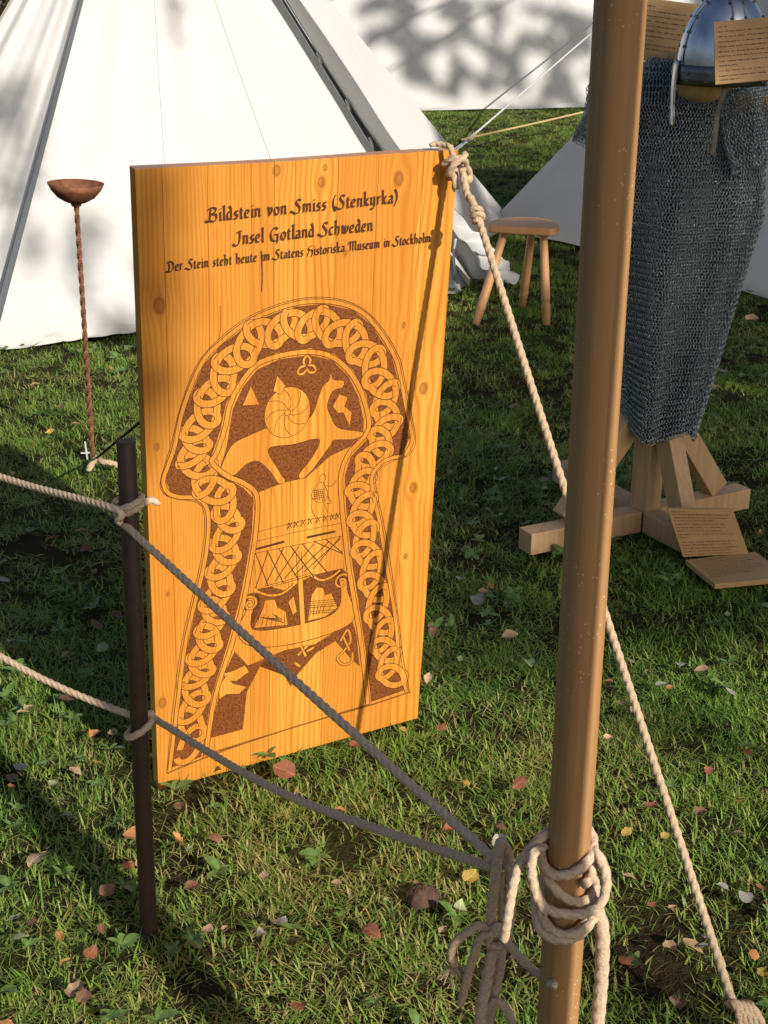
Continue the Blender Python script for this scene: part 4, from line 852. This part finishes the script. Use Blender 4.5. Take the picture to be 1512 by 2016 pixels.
def trees():
    gnd = lambda x, y: G(x, y); yp = lambda d: (lambda x, y: D(x, y, d))
    bd = plane_fn(BO, BY); C = G(962, 441); B0 = Vector((2.55, 5.78, 0)); T = D(1520, -140, 8.7); rt = plane_fn(C, (T-B0).cross(C-B0).normalized())
    lit = set(); LITS = [([(0, 700), (280, 690), (280, 860), (0, 860)], gnd, 8), ([(0, 1230), (300, 1480), (820, 1420), (1000, 1480), (1050, 2016), (0, 2016)], gnd, 16), ([(740, 224), (1160, 224), (1160, 284), (780, 284)], gnd, 4),
        ([(300, 340), (900, 300), (822, 1410), (315, 1545), (300, 800)], bd, 12), ([(140, 40), (560, 0), (735, 290), (905, 572), (560, 640), (280, 420), (60, 420)], yp(6.5), 10), ([(560, 0), (625, 0), (700, 200), (580, 200)], yp(15.2), 5), ([(960, 460), (1090, 460), (1085, 600), (930, 600)], yp(6.4), 6)]
    for P, f, st in LITS: lit |= survey(P, f, st)
    rnd = random.Random(21); leaves = {0: [], 1: []}
    SH = [([(1180, -60), (1620, -60), (1620, 420), (1380, 870), (1205, 870), (1180, 300)], yp(3.8), 10, .98, True, 0), ([(1000, 860), (1512, 860), (1512, 1160), (1000, 1160)], yp(3.9), 10, .97, True, 0),
        ([(820, 286), (1160, 286), (1160, 330), (1000, 420), (960, 445), (1140, 520), (1560, 590), (1560, 1230), (1200, 1250), (1100, 1310), (850, 1310), (870, 800), (900, 600), (905, 450)], gnd, 9, .9, False, 0),
        ([(962, 441), (1160, 232), (1512, -60), (1600, 0), (1600, 600), (1500, 580)], rt, 9, .97, True, 0), ([(1200, 1250), (1560, 1230), (1560, 1500), (1200, 1500)], gnd, 12, .3, False, 0), ([(1180, 1780), (1512, 1780), (1512, 2016), (1180, 2016)], gnd, 12, .25, False, 0),
        ([(640, -60), (700, 60), (760, 150), (900, 190), (1180, 215), (1560, 210), (1560, -60)], yp(15.3), 4, .62, False, 1), ([(250, 334), (330, 330), (312, 560), (292, 800), (258, 900)], bd, 6, .97, True, 0),
        ([(100, 440), (260, 420), (280, 640), (120, 650)], yp(6.3), 8, .28, False, 0), ([(0, 50), (120, 0), (150, 0), (0, 580)], yp(6.3), 8, .25, False, 0), ([(200, -60), (480, -60), (440, 20), (260, 20)], yp(6.8), 6, .2, False, 0)]
    SH.append(([(950, 415), (1104, 415), (1104, 466), (950, 452)], yp(6.35), 4, .97, True, 0))
    for P, f, st, dens, force, tr in SH:
        for c, e in sorted(survey(P, f, st)):
            if (c, e) in lit and not force: continue
            if force: pass
            nz = 3.2*mnoise.noise(Vector((c*CELL*4.2, e*CELL*(2.9 if tr == 0 else 4.6), 3.1+tr)))+1.2*mnoise.noise(Vector((c*CELL*9, e*CELL*7, 8.0)))
            if tr == 1:
                if nz > .3+rnd.uniform(-.1, .1)-.9*max(0, (9.1-c*CELL)*1.2): continue
                n = 5
            elif dens < .5:
                if nz > dens*3-1.1: continue
                n = 2
            elif dens < .95:
                if nz > 1.75: continue
                n = 4 if dens > .8 else 2
            else: n = 5
            for _ in range(n):
                k = rnd.gauss(11.5, 1.0) if tr == 0 else rnd.gauss(12, .6)
                leaves[tr].append(CAX*((c+rnd.random())*CELL)+EAX*((e+rnd.random())*CELL)+TO_SUN*(k+TO_SUN.dot(CO)))
    leaves[2] = []; noc = lit | survey([(560, -60), (1560, -60), (1560, 215), (560, 215)], yp(15.3), 4)  # third crown: unseen canopy added overhead to cut the sky light
    while len(leaves[2]) < 7500:
        p = Vector((rnd.uniform(-1.5, 5.5), rnd.uniform(.5, 9.5), rnd.uniform(4.6, 7.8)))
        if mnoise.noise(p*.7) > -.12 and ((p.x-2.6)/3.2)**2+((p.y-6.8)/3.6)**2 < 1.05 and (int(math.floor(p.dot(CAX)/CELL)), int(math.floor((p-TO_SUN*TO_SUN.dot(CO)).dot(EAX)/CELL))) not in noc: leaves[2].append(p)
    for tr, base in ((0, Vector((9.3, -4.0, 0))), (1, Vector((10.6, 6.2, 0))), (2, Vector((7.9, 10.6, 0)))):
        L = leaves[tr]; root = empty('broadleaf_tree', base); q = MB(); leaf_cloud(q, [p-base for p in L], .05 if tr < 2 else .12, rnd); q.build('crown', TLEAF, root, kind='stuff')
        cen = sum(L, Vector())/len(L)-base; top = Vector((.1, .1, cen.z+1.5)); q = MB(); q.tube(spline([Vector((0, 0, -.2)), Vector((.1, .05, cen.z*.5)), top], .2), [lerp(.22, .07, k/200) for k in range(len(spline([Vector((0, 0, -.2)), Vector((.1, .05, cen.z*.5)), top], .2)))], 12); q.build('trunk', BARK, root, smooth=True)
        for k in range(9):
            tgt = rnd.choice(L)-base; s = Vector((.1, .1, cen.z*rnd.uniform(.75, 1.1))); pts = spline([s, lerp(s, tgt, .5)+Vector((0, 0, .3)), tgt], .15); q = MB(); q.tube(pts, [lerp(.05 if tr == 0 else .02, .008, i/len(pts)) for i in range(len(pts))], 7); q.build('limb', BARK, root, smooth=True)
        tag(root, ('broad leafy tree out of view whose shade falls on the armour stand', 'tall leafy tree out of view dappling the far tent wall', 'added unseen tree whose canopy cuts sky light over stool and armour stand')[tr], 'tree')
trees()

# ------------------------------------------------------------------ lawn
def grass_mat():
    m = bpy.data.materials.new('grass_blades'); m.use_nodes = True; t = m.node_tree; t.nodes.clear(); p = posc(t)
    at = nd(t, 'ShaderNodeAttribute', attribute_name='dry'); oi = nd(t, 'ShaderNodeObjectInfo'); n1 = noise(t, p, 2.1, 3, .55); n2 = noise(t, p, 7.5, 3)
    g = ramp(t, M2(t, 'ADD', M2(t, 'MULTIPLY', oi.outputs['Random'], .5), M2(t, 'MULTIPLY', n2, .5)), [(.2, (.10, .20, .03)), (.5, (.18, .295, .046)), (.8, (.28, .365, .07))])
    dv = nd(t, 'ShaderNodeVectorMath', operation='DISTANCE'); t.links.new(p, dv.inputs[0]); dv.inputs[1].default_value = tuple(G(620, 1760)); patch_ = M2(t, 'POWER', 2.718, M2(t, 'MULTIPLY', M2(t, 'POWER', M2(t, 'DIVIDE', dv.outputs['Value'], .5), 2), -1)); thr = M2(t, 'ADD', M2(t, 'ADD', M2(t, 'MULTIPLY', n1, 1.4), -.55), M2(t, 'MULTIPLY', patch_, .32)); d = M2(t, 'LESS_THAN', at.outputs['Fac'], thr)
    c = mix(t, M2(t, 'MULTIPLY', d, .85), g, ramp(t, oi.outputs['Random'], [(.1, (.32, .25, .075)), (.9, (.47, .39, .16))]))
    df = nd(t, 'ShaderNodeBsdfPrincipled'); df.inputs['Roughness'].default_value = .5; df.inputs['Specular IOR Level'].default_value = .3; t.links.new(c, df.inputs['Base Color'])
    tl = nd(t, 'ShaderNodeBsdfTranslucent'); t.links.new(c, tl.inputs[0]); mx = nd(t, 'ShaderNodeMixShader'); mx.inputs[0].default_value = .3; t.links.new(df.outputs[0], mx.inputs[1]); t.links.new(tl.outputs[0], mx.inputs[2])
    o = nd(t, 'ShaderNodeOutputMaterial'); t.links.new(mx.outputs[0], o.inputs[0]); return m
GRASS = grass_mat(); WEED = plain('weed_leaf', (.12, .20, .045), .5, 0, .45, 60, 0)
def clump(seed, nb, rad, h0, h1):
    rnd = random.Random(seed); q = MB(); dry = []
    for _ in range(nb):
        r = rad*math.sqrt(rnd.random()); a = rnd.uniform(0, 6.283); b_ = Vector((r*math.cos(a), r*math.sin(a), -.012)); h = rnd.uniform(h0, h1)*(1 if rnd.random() < .85 else 1.5); w = rnd.choice((.0006, .0008, .0011, .0020))*rnd.uniform(.8, 1.2)
        yaw = rnd.uniform(0, 6.283); d = Vector((math.cos(yaw), math.sin(yaw), 0)); s = Vector((-d.y, d.x, 0)); lean = rnd.uniform(.3, 1.35); curl = rnd.uniform(.1, 1.2); p = b_; i0 = len(q.v); n = 3
        for k in range(n+1):
            ww = w*(1-.75*(k/n)**2); q.v += [tuple(p-s*ww), tuple(p+s*ww)] if k < n else [tuple(p)]
            an = lean+curl*k/n; p = p+(d*math.sin(an)+Vector((0, 0, max(-.15, math.cos(an)))))*(h/n)
        for k in range(n-1): q.f.append((i0+2*k, i0+2*k+1, i0+2*k+3, i0+2*k+2))
        q.f.append((i0+2*n-2, i0+2*n-1, i0+2*n)); dry += [rnd.random()]*(2*n+1)
    me = bpy.data.meshes.new('clump'); me.from_pydata(q.v, [], q.f); me.materials.append(GRASS); at = me.attributes.new('dry', 'FLOAT', 'POINT'); at.data.foreach_set('value', dry); return me
def rosette(seed):
    rnd = random.Random(seed); q = MB()
    for k in range(rnd.randint(3, 6)):
        a = k*1.3+rnd.uniform(-.4, .4); d = Vector((math.cos(a), math.sin(a), 0)); s = Vector((-d.y, d.x, 0)); L_ = rnd.uniform(.02, .042); w = L_*rnd.uniform(.22, .42); lift = rnd.uniform(.2, .8); i0 = len(q.v)
        for u in (0, .3, .55, .8, 1):
            p = d*(L_*u)+Vector((0, 0, .012+L_*lift*u*(1-.5*u))); ww = w*math.sin(math.pi*min(.97, u*.85+.1))*.8; q.v += [tuple(p-s*ww+Vector((0, 0, ww*.3))), tuple(p), tuple(p+s*ww+Vector((0, 0, ww*.3)))]
        for u in range(4):
            for j in range(2): a_ = i0+u*3+j; q.f.append((a_, a_+1, a_+4, a_+3))
    me = bpy.data.meshes.new('rosette'); me.from_pydata(q.v, [], q.f); me.materials.append(WEED); me.polygons.foreach_set('use_smooth', [True]*len(me.polygons)); return me
BARE = [(G(832, 1775), .055), (G(700, 1650), .07), (G(1310, 1890), .10), (G(1390, 1920), .08), (G(60, 1080), .10), (G(150, 1110), .1), (G(1430, 905), .08), (G(1010, 745), .09)]
def lawn():
    rnd = np.random.RandomState(3); pts = []
    for x0, x1, y0, y1, dens in ((-1.9, 2.1, 1.1, 3.2, 620), (-2.3, 2.6, 3.2, 5.2, 430), (-3.2, 4.0, 5.2, 9.2, 260), (-4.5, 7, 9.2, 17.5, 130)):
        n = int((x1-x0)*(y1-y0)*dens); X = rnd.uniform(x0, x1, n); Y = rnd.uniform(y0, y1, n); pts += list(zip(X, Y))
    fl = [G(1350, 1102), G(1487, 1086), G(1556, 1136), G(1408, 1150)]; sg = [(p.x, p.y) for p in fl]
    P, R, S, I = [], [], [], []
    for x, y in pts:
        bare = min((math.hypot(x-b.x, y-b.y)/r for b, r in BARE))
        if bare < 1 and rnd.rand() > .12+.3*bare: continue
        if inpoly(x, y, sg): continue
        if y > 15.2+.28*x and y > 15: continue
        hs = .8+.25*math.sin(x*3.1+y*1.3)*math.sin(y*2.7-x)+rnd.uniform(-.15, .25)
        P.append((x, y, gz(x, y)-.008)); R.append((rnd.uniform(-.15, .15), rnd.uniform(-.15, .15), rnd.uniform(0, 6.283))); f = 1.0 if y < 9 else 1.5; S.append((f*.95, f*.95, hs*(1 if y < 9 else 1.1))); I.append(rnd.randint(0, 8))
    o = scatter('grass', P, R, S, I, proto_col('grass_clump', [clump(50+k, 48, .055, .018, .042) for k in range(8)])); o['label'] = 'short green and straw-coloured lawn grass'
    P, R, S, I = [], [], [], []
    for x0, x1, y0, y1, dens in ((-1.9, 2.1, 1.1, 4.5, 110), (-3, 3.5, 4.5, 10, 45)):
        for _ in range(int((x1-x0)*(y1-y0)*dens)):
            x, y = rnd.uniform(x0, x1), rnd.uniform(y0, y1)
            if inpoly(x, y, sg) or math.sin(x*2.3+1)*math.sin(y*1.9)+rnd.uniform(-.8, .8) < -.1: continue
            s = rnd.uniform(.4, .95); P.append((x, y, gz(x, y))); R.append((rnd.uniform(-.3, .3), rnd.uniform(-.3, .3), rnd.uniform(0, 6.283))); S.append((s, s, s)); I.append(rnd.randint(0, 5))
    o = scatter('lawn_weeds', P, R, S, I, proto_col('weed_rosette', [rosette(80+k) for k in range(5)])); o['label'] = 'low broad-leaved weeds among the grass'
lawn()

cm = MB(); c0 = G(832, 1772); CLOD = plain('crumbly_earth', (.09, .05, .03), 1, 0, .5, 90, .9)
cm.patch(lambda u, v: Vector(((.030+.003*math.sin(u*31))*math.cos(u*6.2832)*math.cos(v*1.5708), (.026+.003*math.sin(u*19+1))*math.sin(u*6.2832)*math.cos(v*1.5708), .026*math.sin(v*1.5708)+.0035*mnoise.noise(Vector((math.cos(u*6.2832)*4, math.sin(u*6.2832)*4, v*6))))), 40, 14)
co = cm.build('earth_clod', CLOD, smooth=True); co.location = (c0.x, c0.y, .002); tag(co, 'round crumbly brown clod of earth in the grass before the rope tangle', 'earth clod')
# ------------------------------------------------------------------ fallen leaves
LC = {'orange': (.44, .20, .07), 'yellow': (.50, .34, .08), 'brown': (.20, .105, .055), 'rust': (.27, .10, .05), 'tan': (.42, .29, .16), 'pale green': (.30, .34, .16), 'grey': (.36, .33, .28)}
def leaf_mat(n, c):
    m, t, b = mat(n.replace(' ', '_')+'_leaf'); v = objc(t); oi = nd(t, 'ShaderNodeObjectInfo'); n1 = noise(t, v, 3.5, 5, .65); cc = ramp(t, n1, [(.3, tuple(q*.5 for q in c)), (.5, tuple(q*.85 for q in c)), (.7, c)]); sx = nd(t, 'ShaderNodeSeparateXYZ'); t.links.new(v, sx.inputs[0]); ay = M2(t, 'ABSOLUTE', sx.outputs[1]); vein = M2(t, 'MAXIMUM', M2(t, 'LESS_THAN', ay, .018), M2(t, 'MULTIPLY', M2(t, 'GREATER_THAN', M2(t, 'SINE', M2(t, 'MULTIPLY', M2(t, 'SUBTRACT', sx.outputs[0], M2(t, 'MULTIPLY', ay, .8)), 60)), .9), .6)); cc = mix(t, M2(t, 'MULTIPLY', vein, .45), cc, tuple(min(1, q*1.5+.05) for q in c))
    hs = nd(t, 'ShaderNodeHueSaturation'); t.links.new(cc, hs.inputs['Color']); t.links.new(M2(t, 'ADD', .75, M2(t, 'MULTIPLY', oi.outputs['Random'], .4)), hs.inputs['Value']); t.links.new(hs.outputs[0], b.inputs['Base Color'])
    b.inputs['Roughness'].default_value = .6; b.inputs['Specular IOR Level'].default_value = .3; bump(t, b, n1, .3, .004); return m
LM = {k: leaf_mat(k, c) for k, c in LC.items()}
def leaf_mesh(seed, col):
    rnd = random.Random(seed); q = MB(); L_, w = 1.0, rnd.uniform(.27, .42); cu, cl = rnd.uniform(-.4, .7), rnd.uniform(-.15, .45); tw = rnd.uniform(-.5, .5); us = [0, .1, .25, .42, .6, .76, .9, 1]
    for u in us:
        ww = w*math.sin(math.pi*min(.995, u))**.75*(1.1-.3*u)*(1+.07*math.sin(u*23+seed))
        if u in (0, 1): ww = .012
        for s in (-1, -.5, 0, .5, 1):
            z = cu*(u-.5)**2*1.2+cl*abs(s)**1.6*ww*1.3+tw*s*ww*(u-.5)+rnd.uniform(-.02, .02)+.03*math.sin(u*14+s*3+seed); q.v.append((u-.5, s*ww, z))
    for i in range(len(us)-1):
        for j in range(4): a = i*5+j; q.f.append((a, a+1, a+6, a+5))
    n0 = len(q.v); q.v += [(-.5, -.012, 0), (-.5, .012, 0), (-.72, .03, .03)]; q.f.append((n0, n0+1, n0+2))
    me = bpy.data.meshes.new('fallen_leaf'); me.from_pydata(q.v, [], q.f); me.materials.append(LM[col]); me.polygons.foreach_set('use_smooth', [True]*len(me.polygons)); return me
LMESH = {k: [leaf_mesh(i*7+hash(k[:1])*0+ord(k[0]), k) for i in range(7)] for k in LC}
def fallen():
    rnd = random.Random(31)
    L = [(877, 1628, 44, 'orange'), (212, 1772, 46, 'brown'), (135, 1394, 56, 'brown'), (225, 1466, 34, 'tan'), (188, 1462, 40, 'orange'), (1003, 1283, 44, 'tan'), (963, 1173, 30, 'orange'), (1231, 1663, 36, 'yellow'), (1195, 1483, 26, 'tan'), (905, 1806, 48, 'pale green'), (925, 1740, 50, 'yellow'), (730, 1858, 60, 'rust'), (560, 1540, 62, 'rust'), (75, 1708, 78, 'tan'), (350, 1675, 36, 'orange'), (262, 1672, 48, 'orange'), (255, 1728, 42, 'orange'), (372, 1702, 36, 'pale green'), (178, 1893, 50, 'rust'), (40, 1862, 46, 'pale green'), (150, 1978, 60, 'tan'), (1022, 1562, 46, 'rust'), (1365, 1870, 62, 'tan'), (1318, 1876, 46, 'tan'), (1466, 1788, 44, 'grey'), (1378, 1622, 40, 'brown'), (1455, 1600, 34, 'yellow'), (1450, 1670, 46, 'tan'), (1280, 1798, 30, 'rust'), (1508, 1795, 30, 'rust'), (1484, 1890, 30, 'orange'), (1500, 1925, 34, 'yellow'), (1280, 1610, 50, 'rust'), (1465, 1506, 46, 'rust'), (1340, 1990, 40, 'brown'), (1275, 1345, 26, 'tan'), (1380, 1340, 40, 'tan'), (1430, 1380, 44, 'grey'), (1220, 1420, 30, 'tan'), (70, 775, 26, 'tan'), (160, 1060, 40, 'tan'), (105, 1075, 36, 'orange'), (170, 1095, 46, 'brown'), (45, 1410, 30, 'tan'), (130, 1310, 26, 'tan'), (150, 1530, 44, 'tan'), (195, 1520, 30, 'yellow'), (105, 1560, 30, 'pale green'), (460, 1543, 30, 'yellow'), (795, 1452, 26, 'yellow'), (590, 1598, 30, 'tan'), (662, 1770, 30, 'tan'), (820, 1760, 22, 'brown'), (1230, 1900, 46, 'orange'), (1180, 1880, 44, 'pale green'), (1040, 1335, 40, 'pale green'), (1480, 638, 44, 'tan'), (1420, 738, 30, 'grey'), (1395, 1545, 30, 'rust'), (1275, 1760, 22, 'rust'), (880, 1235, 40, 'brown'), (850, 1262, 34, 'brown'), (905, 1165, 30, 'grey'), (1400, 775, 36, 'tan'), (940, 1200, 40, 'grey'), (1070, 960, 26, 'grey'), (1010, 800, 30, 'brown'), (10, 1160, 36, 'grey'), (190, 1240, 44, 'brown'), (230, 1220, 36, 'brown'), (680, 276, 40, 'tan')]
    sp = [(G(x, y), s, c) for x, y, s, c in L]; cols = ['brown', 'tan', 'rust', 'grey', 'pale green', 'brown', 'tan', 'orange', 'yellow']
    for x0, x1, y0, y1, n in ((-1.0, 1.1, 1.75, 3.1, 95), (-1.5, 1.6, 3.0, 5.5, 75), (-1.9, 2.4, 5.5, 9.5, 45), (-.6, 2.4, 9.5, 14.3, 12)):
        for _ in range(n): sp.append((Vector((rnd.uniform(x0, x1), rnd.uniform(y0, y1), 0)), None, rnd.choice(cols)))
    ready = []; ANCH = [(G(312, 1550), "the board's left foot"), (G(560, 1480), "the board's middle foot"), (G(820, 1410), "the board's right foot"), (G(293, 1830), 'the brown rail post'), (Vector((PX, PY+.25, 0)), 'the foreground pole'), (G(970, 2000), 'the rope tangle'), (G(1450, 1990), 'the guy rope peg'), (G(1300, 1600), 'the lower guy rope'), (G(183, 905), 'the fire bowl'), (G(1020, 615), 'the stool'), (G(1032, 1090), "the armour stand's left foot"), (G(1440, 1130), 'the flat text sign'), (G(1460, 1000), "the armour stand's right foot"), (G(962, 441), "the low tent's corner"), (G(1300, 540), 'the low tent hem'), (G(130, 690), 'the pyramid tent hem'), (G(900, 215), 'the long tent hem'), (G(600, 1800), 'the dry grass patch'), (G(60, 1250), 'the left rope end'), (G(60, 1900), 'the bottom left corner')]
    for p, s, c in sp:
        if s: size = s/FPX*((p-CO).dot(_fw))*.92
        else: size = rnd.uniform(.018, .04)
        o = bpy.data.objects.new('fallen_leaf', rnd.choice(LMESH[c])); COL.objects.link(o); o.location = (p.x, p.y, gz(p.x, p.y)+.017+rnd.uniform(0, .012)); o.scale = (size*.85, size*rnd.uniform(.8, 1.15), size)
        o.rotation_euler = (rnd.gauss(0, .25), rnd.gauss(0, .22), rnd.uniform(0, 6.283))
        A_ = min(ANCH, key=lambda q: (q[0]-p).length); d_ = p-A_[0]
        w = ('left of' if d_.x < 0 else 'right of') if abs(d_.x) > abs(d_.y)*.8 else ('in front of' if d_.y < 0 else 'behind')
        near = 'close ' if d_.length < .22 else ''; sz = 'large' if size > .042 else 'middling' if size > .03 else 'small'
        ready.append((o, '%s %s fallen leaf %s%s %s' % (sz, c, near, w, A_[1]), d_.length))
    by = {}
    for o, l, d_ in ready: by.setdefault(l, []).append((d_, o))
    for l, L_ in by.items():
        L_.sort(key=lambda q: q[0])
        for k, (d_, o) in enumerate(L_):
            if len(L_) == 1: tag(o, l, 'leaf', 'fallen leaves on the lawn')
            elif len(L_) == 2: tag(o, l+(', the nearer one', ', the farther one')[k], 'leaf', 'fallen leaves on the lawn')
            elif len(L_) == 3: tag(o, l+(', nearest of three', ', middle of three', ', farthest of three')[k], 'leaf', 'fallen leaves on the lawn')
            else: tag(o, l, 'leaf', 'leaves: '+l)
fallen()
